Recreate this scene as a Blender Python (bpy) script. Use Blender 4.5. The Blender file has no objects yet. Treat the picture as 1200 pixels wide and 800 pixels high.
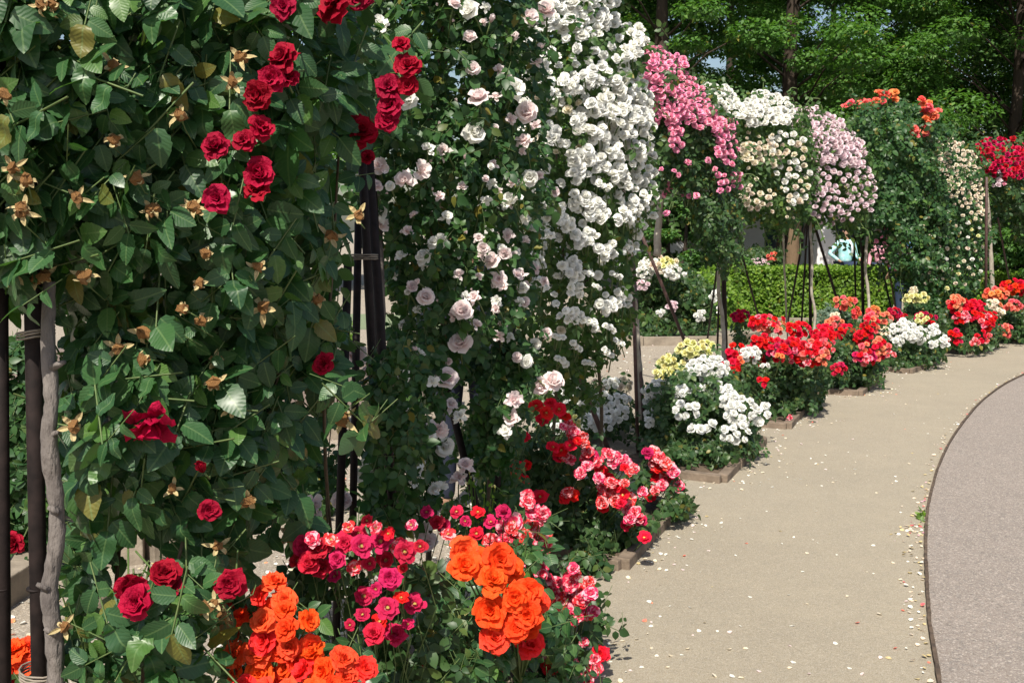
import bpy, math, random
import numpy as np
from mathutils import Matrix, Vector, Quaternion

random.seed(7)
rng = np.random.default_rng(7)
R = math.radians
scene = bpy.context.scene
COL = scene.collection

# ------------------------------------------------------------------ camera
FPX = 1167.0
TILT = 6.36
CAMZ = 1.55
cam_d = bpy.data.cameras.new('camera')
cam = bpy.data.objects.new('camera', cam_d)
COL.objects.link(cam)
cam_d.sensor_width = 36.0
cam_d.lens = 36.0 * FPX / 1200.0
cam_d.clip_start = 0.05
cam_d.clip_end = 3000.0
cam.location = (0, 0, CAMZ)
cam.rotation_euler = (R(90 - TILT), 0, 0)
scene.camera = cam

# ------------------------------------------------------------------ sky + sun
SUN_DIR = Vector((-0.15, -0.60, 0.79)).normalized()      # towards the sun
elev = math.asin(SUN_DIR.z)
azim = math.atan2(SUN_DIR.x, SUN_DIR.y)                  # clockwise from +Y
w = bpy.data.worlds.new('World')
scene.world = w
w.use_nodes = True
wn = w.node_tree
for n in list(wn.nodes):
    wn.nodes.remove(n)
wo = wn.nodes.new('ShaderNodeOutputWorld')
wb = wn.nodes.new('ShaderNodeBackground')
ws = wn.nodes.new('ShaderNodeTexSky')
ws.sky_type = 'NISHITA'
ws.sun_disc = False
ws.sun_elevation = elev
ws.sun_rotation = azim
ws.air_density = 1.2
ws.dust_density = 2.2
ws.ozone_density = 1.0
wb.inputs['Strength'].default_value = 0.085
wn.links.new(ws.outputs[0], wb.inputs['Color'])
wn.links.new(wb.outputs[0], wo.inputs['Surface'])
sd = bpy.data.lights.new('sun', 'SUN')
sd.energy = 5.0
sd.angle = R(0.5)
sd.color = (1.0, 0.94, 0.82)
sun = bpy.data.objects.new('sun', sd)
COL.objects.link(sun)
sun.rotation_mode = 'QUATERNION'
sun.rotation_quaternion = SUN_DIR.to_track_quat('Z', 'Y')
sun.location = (-8, -6, 20)
scene.view_settings.view_transform = 'Standard'
scene.view_settings.look = 'None'
scene.view_settings.exposure = 0.55
scene.view_settings.gamma = 1.0
scene.render.engine = 'CYCLES'
scene.cycles.max_bounces = 6
scene.cycles.diffuse_bounces = 3
scene.cycles.transmission_bounces = 3
scene.cycles.use_denoising = True

# ------------------------------------------------------------------ pixel -> world (1200x800 photograph)
_t = R(TILT)
def P(px, py, d):
    px = np.asarray(px, float); py = np.asarray(py, float); d = np.asarray(d, float)
    x = (px - 600) / FPX; y = (400 - py) / FPX
    dy = math.cos(_t) + y * math.sin(_t)
    dz = -math.sin(_t) + y * math.cos(_t)
    s = d / dy
    return np.stack([x * s, dy * s, CAMZ + dz * s], -1)
def G(px, py, z=0.0):
    x = (px - 600) / FPX; y = (400 - py) / FPX
    dy = math.cos(_t) + y * math.sin(_t)
    dz = -math.sin(_t) + y * math.cos(_t)
    s = (z - CAMZ) / dz
    return np.array([x * s, dy * s, z])

# ------------------------------------------------------------------ materials
def new_mat(name):
    m = bpy.data.materials.new(name)
    m.use_nodes = True
    nt = m.node_tree
    for n in list(nt.nodes):
        nt.nodes.remove(n)
    out = nt.nodes.new('ShaderNodeOutputMaterial')
    return m, nt, out
def N(nt, t, **kw):
    n = nt.nodes.new(t)
    for k, v in kw.items():
        if k.startswith('i_'):
            n.inputs[k[2:].replace('_', ' ')].default_value = v
        else:
            setattr(n, k, v)
    return n
def c4(c):
    return (c[0], c[1], c[2], 1.0)
def math_n(nt, op, a, b=None):
    n = nt.nodes.new('ShaderNodeMath'); n.operation = op
    for i, v in enumerate((a, b)):
        if v is None: continue
        if isinstance(v, (int, float)): n.inputs[i].default_value = v
        else: nt.links.new(v, n.inputs[i])
    return n.outputs[0]
def mix_c(nt, f, a, b, bt='MIX'):
    n = nt.nodes.new('ShaderNodeMixRGB'); n.blend_type = bt
    for i, v in enumerate((f, a, b)):
        if isinstance(v, (int, float)): n.inputs[i].default_value = v
        elif isinstance(v, tuple): n.inputs[i].default_value = c4(v)
        else: nt.links.new(v, n.inputs[i])
    return n.outputs[0]
def noise(nt, scale, detail=3, rough=.5, coord='Object'):
    tc = nt.nodes.new('ShaderNodeTexCoord')
    n = nt.nodes.new('ShaderNodeTexNoise')
    n.inputs['Scale'].default_value = scale
    n.inputs['Detail'].default_value = detail
    n.inputs['Roughness'].default_value = rough
    nt.links.new(tc.outputs[coord], n.inputs['Vector'])
    return n.outputs['Fac']
def ramp(nt, f, a, b):
    n = nt.nodes.new('ShaderNodeMapRange')
    n.inputs['From Min'].default_value = a; n.inputs['From Max'].default_value = b
    nt.links.new(f, n.inputs['Value'])
    return n.outputs[0]
def bump(nt, h, strength, dist=.01):
    n = nt.nodes.new('ShaderNodeBump')
    n.inputs['Strength'].default_value = strength
    n.inputs['Distance'].default_value = dist
    nt.links.new(h, n.inputs['Height'])
    return n.outputs[0]
def rnd_val(nt):
    g = nt.nodes.new('ShaderNodeNewGeometry'); oi = nt.nodes.new('ShaderNodeObjectInfo')
    return math_n(nt, 'FRACT', math_n(nt, 'ADD', g.outputs['Random Per Island'], oi.outputs['Random']))

def leaf_mat(name, dark, light, young, rough=.42, trans=.22, veins=False, spec=.3):
    m, nt, out = new_mat(name)
    g = nt.nodes.new('ShaderNodeNewGeometry')
    r = rnd_val(nt)
    col = mix_c(nt, r, dark, light)
    r2 = math_n(nt, 'FRACT', math_n(nt, 'MULTIPLY', r, 7.31))
    yf = ramp(nt, r2, .82, 1.0)
    col = mix_c(nt, yf, col, young)
    r4 = math_n(nt, 'FRACT', math_n(nt, 'MULTIPLY', r, 23.7))
    col = mix_c(nt, math_n(nt, 'MULTIPLY', ramp(nt, r4, .965, .985), .7), col, (.22, .17, .03))
    back = mix_c(nt, .4, col, (.10, .15, .08))
    b = nt.nodes.new('ShaderNodeBsdfPrincipled')
    if veins:
        uv = nt.nodes.new('ShaderNodeUVMap')
        s = nt.nodes.new('ShaderNodeSeparateXYZ'); nt.links.new(uv.outputs[0], s.inputs[0])
        au = math_n(nt, 'ABSOLUTE', math_n(nt, 'SUBTRACT', s.outputs[0], .5))
        mid = math_n(nt, 'LESS_THAN', au, .022)
        ph = math_n(nt, 'SUBTRACT', math_n(nt, 'MULTIPLY', s.outputs[1], 9.0), math_n(nt, 'MULTIPLY', au, 7.0))
        sw = math_n(nt, 'ABSOLUTE', math_n(nt, 'SUBTRACT', math_n(nt, 'FRACT', ph), .5))
        ln = math_n(nt, 'SUBTRACT', 1.0, ramp(nt, sw, 0.0, .16))
        f = math_n(nt, 'MAXIMUM', math_n(nt, 'MULTIPLY', ln, .09), math_n(nt, 'MULTIPLY', mid, .4))
        col = mix_c(nt, f, col, (.17, .26, .10))
        mot = noise(nt, 90, 3)
        col = mix_c(nt, math_n(nt, 'MULTIPLY', ramp(nt, mot, .35, .75), .35), col, (.02, .06, .02))
        hb = math_n(nt, 'SUBTRACT', sw, math_n(nt, 'MULTIPLY', mid, .5))
        nt.links.new(bump(nt, hb, .22, .004), b.inputs['Normal'])
    col = mix_c(nt, g.outputs['Backfacing'], col, back)
    nt.links.new(col, b.inputs['Base Color'])
    b.inputs['Roughness'].default_value = rough
    b.inputs['Specular IOR Level'].default_value = spec
    if veins: b.inputs['Coat Weight'].default_value = .25; b.inputs['Coat Roughness'].default_value = .28
    tr = nt.nodes.new('ShaderNodeBsdfTranslucent')
    tcol = mix_c(nt, 1.0, col, (1.6, 2.2, .5), 'MULTIPLY')
    nt.links.new(tcol, tr.inputs['Color'])
    ms = nt.nodes.new('ShaderNodeMixShader'); ms.inputs[0].default_value = trans
    nt.links.new(b.outputs[0], ms.inputs[1]); nt.links.new(tr.outputs[0], ms.inputs[2])
    nt.links.new(ms.outputs[0], out.inputs['Surface'])
    return m

def petal_mat(name, base, mid, tip, vary=(.0, .0), stripe=None, rough=.65, trans=.34):
    """base..tip runs along each petal (UV); stripe = second petal colour of two-tone blooms"""
    m, nt, out = new_mat(name)
    uv = nt.nodes.new('ShaderNodeUVMap')
    s = nt.nodes.new('ShaderNodeSeparateXYZ'); nt.links.new(uv.outputs[0], s.inputs[0])
    cr = nt.nodes.new('ShaderNodeValToRGB')
    cr.color_ramp.elements[0].color = c4(base); cr.color_ramp.elements[0].position = .0
    cr.color_ramp.elements[1].color = c4(tip); cr.color_ramp.elements[1].position = 1.0
    e = cr.color_ramp.elements.new(.35); e.color = c4(mid)
    nt.links.new(s.outputs[1], cr.inputs[0])
    col = cr.outputs[0]
    oi = nt.nodes.new('ShaderNodeObjectInfo')
    g = nt.nodes.new('ShaderNodeNewGeometry')
    if stripe:
        nz = noise(nt, 6.0, 2)
        col = mix_c(nt, ramp(nt, math_n(nt, 'ADD', nz, math_n(nt, 'MULTIPLY', g.outputs['Random Per Island'], .25)), .62, .72), col, stripe)
    hs = nt.nodes.new('ShaderNodeHueSaturation')
    rr = math_n(nt, 'SUBTRACT', oi.outputs['Random'], .5)
    nt.links.new(math_n(nt, 'ADD', .5, math_n(nt, 'MULTIPLY', rr, vary[0])), hs.inputs['Hue'])
    r3 = math_n(nt, 'SUBTRACT', math_n(nt, 'FRACT', math_n(nt, 'MULTIPLY', oi.outputs['Random'], 13.7)), .5)
    isl = math_n(nt, 'MULTIPLY', math_n(nt, 'SUBTRACT', g.outputs['Random Per Island'], .5), .16)
    nt.links.new(math_n(nt, 'ADD', math_n(nt, 'ADD', 1.0, isl), math_n(nt, 'MULTIPLY', r3, vary[1])), hs.inputs['Value'])
    nt.links.new(col, hs.inputs['Color'])
    b = nt.nodes.new('ShaderNodeBsdfPrincipled')
    nt.links.new(hs.outputs[0], b.inputs['Base Color'])
    b.inputs['Roughness'].default_value = rough
    b.inputs['Specular IOR Level'].default_value = .2
    tcg = noise(nt, 9, 3, .6)
    nt.links.new(bump(nt, tcg, .4, .02), b.inputs['Normal'])
    tr = nt.nodes.new('ShaderNodeBsdfTranslucent')
    nt.links.new(hs.outputs[0], tr.inputs['Color'])
    ms = nt.nodes.new('ShaderNodeMixShader'); ms.inputs[0].default_value = trans + (.1 if base[2] > .3 and tip[1] > .5 else 0)
    nt.links.new(b.outputs[0], ms.inputs[1]); nt.links.new(tr.outputs[0], ms.inputs[2])
    nt.links.new(ms.outputs[0], out.inputs['Surface'])
    return m

def surf_mat(name, c1, c2, scale=8, rough=.8, bstr=.3, bdist=.004, bscale=None, spec=.4, metallic=0, stretch=None):
    m, nt, out = new_mat(name)
    b = nt.nodes.new('ShaderNodeBsdfPrincipled')
    tc = nt.nodes.new('ShaderNodeTexCoord'); mp = nt.nodes.new('ShaderNodeMapping')
    if stretch: mp.inputs['Scale'].default_value = stretch
    nt.links.new(tc.outputs['Object'], mp.inputs[0])
    def nz(sc, d):
        n = nt.nodes.new('ShaderNodeTexNoise'); n.inputs['Scale'].default_value = sc; n.inputs['Detail'].default_value = d
        nt.links.new(mp.outputs[0], n.inputs['Vector']); return n.outputs['Fac']
    f = ramp(nt, nz(scale, 5), .3, .7)
    nt.links.new(mix_c(nt, f, c1, c2), b.inputs['Base Color'])
    b.inputs['Roughness'].default_value = rough
    b.inputs['Metallic'].default_value = metallic
    b.inputs['Specular IOR Level'].default_value = spec
    nt.links.new(bump(nt, nz(bscale or scale * 4, 4), bstr, bdist), b.inputs['Normal'])
    nt.links.new(b.outputs[0], out.inputs['Surface'])
    return m

M = {}
M['leaf_near'] = leaf_mat('leaf_near', (.022, .068, .026), (.044, .115, .036), (.09, .18, .035), .43, .24, True)
M['leaf_mid'] = leaf_mat('leaf_mid', (.020, .058, .020), (.042, .10, .028), (.08, .15, .035), .42, .22)
M['leaf_olive'] = leaf_mat('leaf_olive', (.028, .066, .018), (.06, .115, .028), (.11, .17, .04), .45, .25)
M['leaf_bush'] = leaf_mat('leaf_bush', (.020, .052, .018), (.044, .09, .026), (.075, .12, .03), .42, .18)
M['leaf_tree'] = leaf_mat('leaf_tree', (.045, .12, .024), (.085, .18, .034), (.11, .21, .04), .55, .30)
M['leaf_tree_dark'] = leaf_mat('leaf_tree_dark', (.038, .10, .026), (.075, .165, .034), (.10, .19, .038), .55, .25)
M['leaf_hedge'] = leaf_mat('leaf_hedge', (.08, .16, .018), (.15, .25, .025), (.22, .32, .04), .5, .30)
M['leaf_conifer'] = leaf_mat('leaf_conifer', (.025, .06, .03), (.05, .10, .05), (.06, .11, .05), .55, .15)
M['leaf_gray'] = leaf_mat('leaf_gray', (.06, .10, .07), (.11, .16, .12), (.13, .18, .13), .6, .15)
M['stem'] = surf_mat('green_stem', (.06, .11, .03), (.11, .15, .05), 30, .6)
M['stem_red'] = surf_mat('brown_stem', (.05, .035, .02), (.10, .07, .04), 30, .7)
M['cane'] = surf_mat('weathered_cane', (.085, .072, .068), (.20, .175, .16), 30, .9, 1.0, .012, 70, stretch=(1, 1, .35))
M['cane_far'] = surf_mat('pale_cane', (.22, .19, .15), (.40, .36, .30), 16, .85, .6, .006, 60)
M['iron'] = surf_mat('dark_iron', (.010, .007, .007), (.024, .016, .015), 40, .7, .2, .002, spec=.2)
M['iron_brown'] = surf_mat('brown_iron', (.045, .022, .02), (.09, .05, .045), 40, .55, .2, .002)
M['wire'] = surf_mat('tie_wire', (.16, .13, .10), (.26, .22, .18), 50, .6)
M['bark'] = surf_mat('tree_bark', (.022, .015, .011), (.055, .038, .027), 4, .9, .9, .03, 14, stretch=(1, 1, .25))
M['bark_brown'] = surf_mat('tree_bark_brown', (.13, .085, .05), (.22, .15, .09), 4, .9, .9, .03, 14, stretch=(1, 1, .25))
M['kerb'] = surf_mat('kerb_block', (.10, .075, .055), (.21, .16, .12), 14, .9, .8, .006, 60)
M['kerb_stone'] = surf_mat('pale_kerb_stone', (.17, .14, .11), (.28, .235, .185), 9, .9, .7, .006, 50)
M['soil'] = surf_mat('bed_soil', (.05, .035, .024), (.14, .10, .07), 14, .95, 1.0, .02, 40)
M['slab'] = surf_mat('pink_grey_block', (.13, .10, .09), (.22, .175, .155), 6, .9, .5, .004, 60)
M['edge'] = surf_mat('rusty_edge_strip', (.045, .032, .024), (.12, .085, .06), 30, .8, .5, .003)
M['wall_white'] = surf_mat('white_plaster', (.62, .63, .66), (.72, .73, .76), 2, .8, .1)
M['wall_cream'] = surf_mat('pillar_paint', (.60, .58, .58), (.70, .68, .68), 3, .7, .1)
M['roof'] = surf_mat('roof_grey', (.12, .12, .13), (.2, .2, .21), 3, .8)
M['frame'] = surf_mat('window_frame', (.45, .46, .48), (.55, .56, .58), 10, .5)
M['pane'] = surf_mat('window_glass', (.02, .035, .06), (.05, .08, .12), 1, .08, .02, spec=.8)
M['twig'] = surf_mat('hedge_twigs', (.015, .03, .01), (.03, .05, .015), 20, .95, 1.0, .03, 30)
M['hip'] = surf_mat('spent_bloom', (.33, .25, .11), (.56, .46, .25), 60, .8, .6, .002)
M['hip_core'] = surf_mat('spent_bloom_core', (.22, .09, .03), (.42, .22, .07), 120, .85, 1.0, .003)
M['stamen'] = surf_mat('stamens', (.55, .38, .06), (.75, .60, .20), 120, .8, 1.0, .003)

PM = {}
PM['red'] = petal_mat('deep_red_petals', (.14, .0, .008), (.28, .0, .020), (.40, .004, .036), (.01, .35))
PM['orange'] = petal_mat('orange_petals', (.90, .16, .01), (.90, .095, .010), (.90, .085, .014), (.012, .15))
PM['redorange'] = petal_mat('red_orange_petals', (.90, .14, .03), (.90, .075, .02), (.90, .07, .035), (.02, .15))
PM['crimson'] = petal_mat('crimson_petals', (.80, .40, .45), (.56, .010, .055), (.60, .02, .085), (.03, .35))
PM['striped'] = petal_mat('striped_pink_petals', (.85, .55, .45), (.80, .06, .11), (.78, .03, .08), (.03, .25), stripe=(.88, .45, .50))
PM['scarlet'] = petal_mat('scarlet_petals', (.85, .4, .2), (.80, .016, .028), (.74, .008, .034), (.014, .25))
PM['coral'] = petal_mat('coral_petals', (.9, .5, .2), (.88, .2, .14), (.85, .22, .18), (.05, .2))
PM['palepink'] = petal_mat('pale_pink_petals', (.90, .76, .68), (.89, .70, .70), (.92, .84, .83), (.03, .12))
PM['white'] = petal_mat('white_petals', (.88, .88, .68), (.93, .92, .85), (.94, .935, .90), (.0, .12))
PM['purewhite'] = petal_mat('pure_white_petals', (.88, .89, .78), (.93, .93, .89), (.94, .94, .92), (.0, .10))
PM['cream'] = petal_mat('cream_petals', (.85, .70, .42), (.86, .76, .58), (.88, .80, .68), (.05, .15))
PM['pink'] = petal_mat('pink_petals', (.92, .80, .76), (.92, .42, .58), (.92, .27, .48), (.02, .15), stripe=(.92, .58, .64))
PM['blush'] = petal_mat('blush_petals', (.86, .72, .68), (.84, .62, .68), (.86, .74, .78), (.03, .14))
PM['yellow'] = petal_mat('pale_yellow_petals', (.80, .72, .12), (.82, .78, .28), (.85, .83, .48), (.03, .12))
PM['magenta'] = petal_mat('magenta_petals', (.4, .02, .06), (.55, .008, .06), (.62, .012, .08), (.03, .3))
PM['peach'] = petal_mat('orange_coral_petals', (.9, .4, .05), (.9, .22, .08), (.88, .20, .12), (.06, .2))

# ------------------------------------------------------------------ mesh + object helpers
def tag(o, label=None, cat=None, group=None, kind=None):
    if label: o['label'] = label
    if cat: o['category'] = cat
    if group: o['group'] = group
    if kind: o['kind'] = kind
    return o
def mk_mesh(name, verts, faces, mats=(), uvs=None, smooth=True, midx=None):
    """faces: (n,k) int array or list; uvs per vertex"""
    me = bpy.data.meshes.new(name)
    verts = np.asarray(verts, np.float32)
    if isinstance(faces, np.ndarray):
        k = faces.shape[1]; nf = faces.shape[0]
        me.vertices.add(len(verts)); me.vertices.foreach_set('co', verts.ravel())
        me.loops.add(nf * k); me.loops.foreach_set('vertex_index', faces.astype(np.int32).ravel())
        me.polygons.add(nf)
        me.polygons.foreach_set('loop_start', np.arange(0, nf * k, k, dtype=np.int32))
        me.polygons.foreach_set('loop_total', np.full(nf, k, np.int32))
        me.update(calc_edges=True)
    else:
        me.from_pydata([tuple(v) for v in verts.tolist()], [], faces)
    for m in mats: me.materials.append(m)
    if uvs is not None:
        ul = me.uv_layers.new(name='UVMap')
        li = np.empty(len(me.loops), np.int32); me.loops.foreach_get('vertex_index', li)
        ul.data.foreach_set('uv', np.asarray(uvs, np.float32)[li].ravel())
    if smooth:
        me.polygons.foreach_set('use_smooth', np.ones(len(me.polygons), bool))
    if midx is not None:
        me.polygons.foreach_set('material_index', np.asarray(midx, np.int32))
    me.update()
    return me
def link(name, data, parent=None, loc=(0, 0, 0)):
    o = bpy.data.objects.new(name, data)
    COL.objects.link(o)
    if parent is not None: o.parent = parent
    o.location = loc
    return o
def thing(name, loc, label, cat, group=None):
    o = link(name, None, None, tuple(float(v) for v in loc))
    o.empty_display_size = .2
    return tag(o, label, cat, group)

class MB:
    """collects boxes and tubes, links them as one mesh"""
    def __init__(s): s.v = []; s.f = []
    def box(s, c, size, rz=0.0, rot=None):
        b = len(s.v)
        m = rot if rot is not None else Matrix.Rotation(rz, 3, 'Z')
        for i in range(8):
            p = Vector(((i & 1) - .5, ((i >> 1) & 1) - .5, ((i >> 2) & 1) - .5))
            p = Vector((p.x * size[0], p.y * size[1], p.z * size[2]))
            s.v.append(tuple(m @ p + Vector(c)))
        for q in ((0, 2, 3, 1), (4, 5, 7, 6), (0, 1, 5, 4), (2, 6, 7, 3), (0, 4, 6, 2), (1, 3, 7, 5)):
            s.f.append(tuple(b + i for i in q))
        return s
    def tube(s, pts, rad, n=8, cap=True):
        pts = [Vector(p) for p in pts]
        if isinstance(rad, (int, float)): rad = [rad] * len(pts)
        b = len(s.v); prev = None
        for i, p in enumerate(pts):
            d = (pts[min(i + 1, len(pts) - 1)] - pts[max(i - 1, 0)])
            d = d.normalized() if d.length > 1e-9 else Vector((0, 0, 1))
            if prev is None:
                a = d.orthogonal().normalized()
            else:
                a = (prev - d * prev.dot(d)).normalized()
            prev = a; c = d.cross(a)
            for k in range(n):
                t = 2 * math.pi * k / n
                s.v.append(tuple(p + (a * math.cos(t) + c * math.sin(t)) * rad[i]))
        for i in range(len(pts) - 1):
            for k in range(n):
                s.f.append((b + i * n + k, b + i * n + (k + 1) % n, b + (i + 1) * n + (k + 1) % n, b + (i + 1) * n + k))
        if cap:
            s.f.append(tuple(b + k for k in reversed(range(n))))
            e = b + (len(pts) - 1) * n
            s.f.append(tuple(e + k for k in range(n)))
        return s
    def build(s, name, mat, parent=None, base=(0, 0, 0), smooth=True, loc=(0, 0, 0)):
        v = np.array(s.v, float) - np.array(base, float)
        me = mk_mesh(name, v, [tuple(f) for f in s.f], [mat], smooth=smooth)
        return link(name, me, parent, loc)

def bevel(o, wd=.008, seg=2):
    m = o.modifiers.new('bevel', 'BEVEL'); m.width = wd; m.segments = seg; m.limit_method = 'ANGLE'
    return o

# ---- leaf templates: tip along +Y, normal +Z, base at origin, length 1
def leaf_tpl(rows, serr=True, fold=.16, droop=.22, wid=.62):
    v = []; uv = []; f = []
    for i in range(rows + 1):
        t = i / rows
        hw = .5 * wid * (math.sin(math.pi * t ** .80) ** .72 if 0 < t < 1 else 0)
        if serr and 0 < i < rows and i % 2 == 0: hw *= .90
        z = -droop * t * t
        if i in (0, rows):
            v.append((0, t, z)); uv.append((.5, t))
        else:
            v += [(-hw, t - .04 * (i % 2), z + fold * hw), (0, t, z), (hw, t - .04 * (i % 2), z + fold * hw)]
            uv += [(.5 - hw, t), (.5, t), (.5 + hw, t)]
    idx = lambda i, k: 0 if i == 0 else (1 + 3 * (i - 1) + k if i < rows else 1 + 3 * (rows - 1))
    for i in range(rows):
        for k in (0, 1):
            a, b, c, d = idx(i, k), idx(i, k + 1), idx(i + 1, k + 1), idx(i + 1, k)
            if i == 0: f.append((a, c, d))
            elif i == rows - 1: f.append((a, b, c))
            else: f += [(a, b, c), (a, c, d)]
    return np.array(v, float), np.array(f, int), np.array(uv, float)
TPL = {'near': leaf_tpl(11, True, .14, .26, .70), 'mid': leaf_tpl(4, False, .22, .2, .66), 'low': leaf_tpl(3, False, .25, .2, .68)}
def _far():
    v = np.array([(0, 0, 0), (.30, .5, .08), (0, 1, -.12), (-.30, .5, .08)], float)
    return v, np.array([(0, 1, 2), (0, 2, 3)], int), np.array([(.5, 0), (.8, .5), (.5, 1), (.2, .5)], float)
TPL['far'] = _far()
def nrm(a):
    return a / np.maximum(np.linalg.norm(a, axis=-1, keepdims=True), 1e-9)
def frames(normal, tip):
    z = nrm(normal); y = nrm(tip - (tip * z).sum(-1, keepdims=True) * z); x = np.cross(y, z)
    return np.stack([x, y, z], -1)           # columns
def scatter(tpl, pos, F, size):
    v, f, uv = TPL[tpl]
    V = np.einsum('nij,vj->nvi', F * np.asarray(size)[:, None, None], v) + pos[:, None, :]
    n = len(pos); k = len(v)
    Fc = (f[None] + (np.arange(n) * k)[:, None, None]).reshape(-1, 3)
    return V.reshape(-1, 3), Fc, np.tile(uv, (n, 1))
def leaf_object(name, tpl, pos, F, size, mat, parent, base):
    V, Fc, uv = scatter(tpl, pos, F, size)
    o = link(name, mk_mesh(name, V - np.array(base), Fc, [mat], uv), parent)
    o['kind'] = 'stuff'
    return o
_leafmesh = {}
def leaf_parts(tpl, pos, F, size, mat, parent, base):
    key = (tpl, mat.name)
    if key not in _leafmesh:
        v, f, uv = TPL[tpl]
        ms = []
        for i in range(9):                      # slightly different leaves, shared
            vv = v.copy()
            vv[:, 0] *= rng.uniform(.78, 1.12)
            vv[:, 2] += rng.uniform(-.10, .10) * np.sin(vv[:, 1] * rng.uniform(4, 9)) * (1 + vv[:, 0] * rng.uniform(-2, 2)); vv[:, 0] += rng.uniform(-.10, .10) * vv[:, 1] ** 2
            vv[:, 2] += rng.uniform(-.12, .12) * vv[:, 1] ** 2 + rng.uniform(-.25, .25) * vv[:, 0] * vv[:, 1]
            ms.append(mk_mesh('leaf', vv, f, [mat], uv))
        _leafmesh[key] = ms
    ms = _leafmesh[key]
    b = np.array(base)
    for i in range(len(pos)):
        o = bpy.data.objects.new('leaf', ms[i % 9])
        COL.objects.link(o)
        o.parent = parent
        m = Matrix(F[i].tolist()).to_4x4()
        o.rotation_mode = 'QUATERNION'
        o.rotation_quaternion = m.to_quaternion()
        o.location = tuple(pos[i] - b)
        o.scale = (float(size[i]),) * 3

# ---- blooms: axis +Z, diameter about 1
def petal_grid(L, W, a0, a1, cup, ruf, nu, nv, r0, z0, phi, rr):
    vs = []; uv = []
    k1, k2 = rr.uniform(0, 6.28), rr.uniform(3, 6)
    for j in range(nv + 1):
        for i in range(nu + 1):
            u = -1 + 2 * i / nu
            v = j / nv * (1 - (.20 * u * u if a1 < 1.9 else .34 * abs(u)))
            steps = 6; r = r0; z = z0
            for q in range(steps):
                vv = v * (q + .5) / steps
                a = a0 + (a1 - a0) * vv ** 1.3
                r += math.sin(a) * v * L / steps; z += math.cos(a) * v * L / steps
            a = a0 + (a1 - a0) * v ** 1.3
            wv = W / 2 * (.30 + .70 * math.sin(math.pi * min(v * .60 + .02, .5)) ** .8)
            s = u * wv
            n = (cup * (1 - 1.5 * v * v) if a1 > 1.9 else cup) * u * u * wv + ruf * L * v * math.sin(k1 + k2 * u) + ruf * .5 * L * math.sin(k2 * 1.7 * v + k1)
            rn = r - math.cos(a) * n; zn = z + math.sin(a) * n
            x = rn * math.cos(phi) - s * math.sin(phi)
            y = rn * math.sin(phi) + s * math.cos(phi)
            vs.append((x, y, zn)); uv.append((i / nu, j / nv))
    f = []
    for j in range(nv):
        for i in range(nu):
            a = j * (nu + 1) + i
            f.append((a, a + 1, a + nu + 2, a + nu + 1))
    return vs, f, uv
RINGS = {   # n, L, W, a0, a1, cup, r0, z0
    'rose': [(3, .26, .30, -14, -38, .8, .03, .06), (4, .32, .36, -4, -22, .7, .06, .02), (5, .36, .44, 14, 12, .55, .07, -.01),
             (5, .42, .50, 38, 60, .35, .07, -.03), (5, .46, .54, 60, 124, .1, .06, -.06)],
    'open': [(5, .16, .20, 5, 35, .5, .07, .02), (6, .30, .32, 42, 68, .3, .06, .0), (7, .42, .38, 66, 98, .15, .06, -.02)],
    'ruffle': [(3, .15, .20, -10, 20, .5, .02, .05), (4, .24, .30, 14, 34, .4, .04, .03), (5, .34, .38, 36, 60, .35, .05, .0), (6, .42, .44, 58, 84, .2, .06, -.02), (5, .46, .46, 76, 106, .1, .06, -.04)],
    'pom': [(3, .22, .30, -20, -40, .5, .02, .10), (4, .28, .34, 0, -20, .5, .05, .06), (5, .32, .40, 22, 14, .4, .06, .02), (6, .38, .42, 48, 66, .35, .07, -.03), (7, .42, .42, 72, 118, .2, .06, -.06)],
    'loose': [(3, .22, .26, -15, -20, .5, .03, .04), (4, .34, .34, 12, 30, .4, .05, .02), (5, .46, .38, 42, 88, .1, .05, 0), (4, .50, .34, 68, 140, -.1, .05, -.03)],
    'bud': [(3, .8, .42, 10, -20, .8, .05, 0), (3, .7, .48, 16, -14, .8, .06, -.02)],
}
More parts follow.
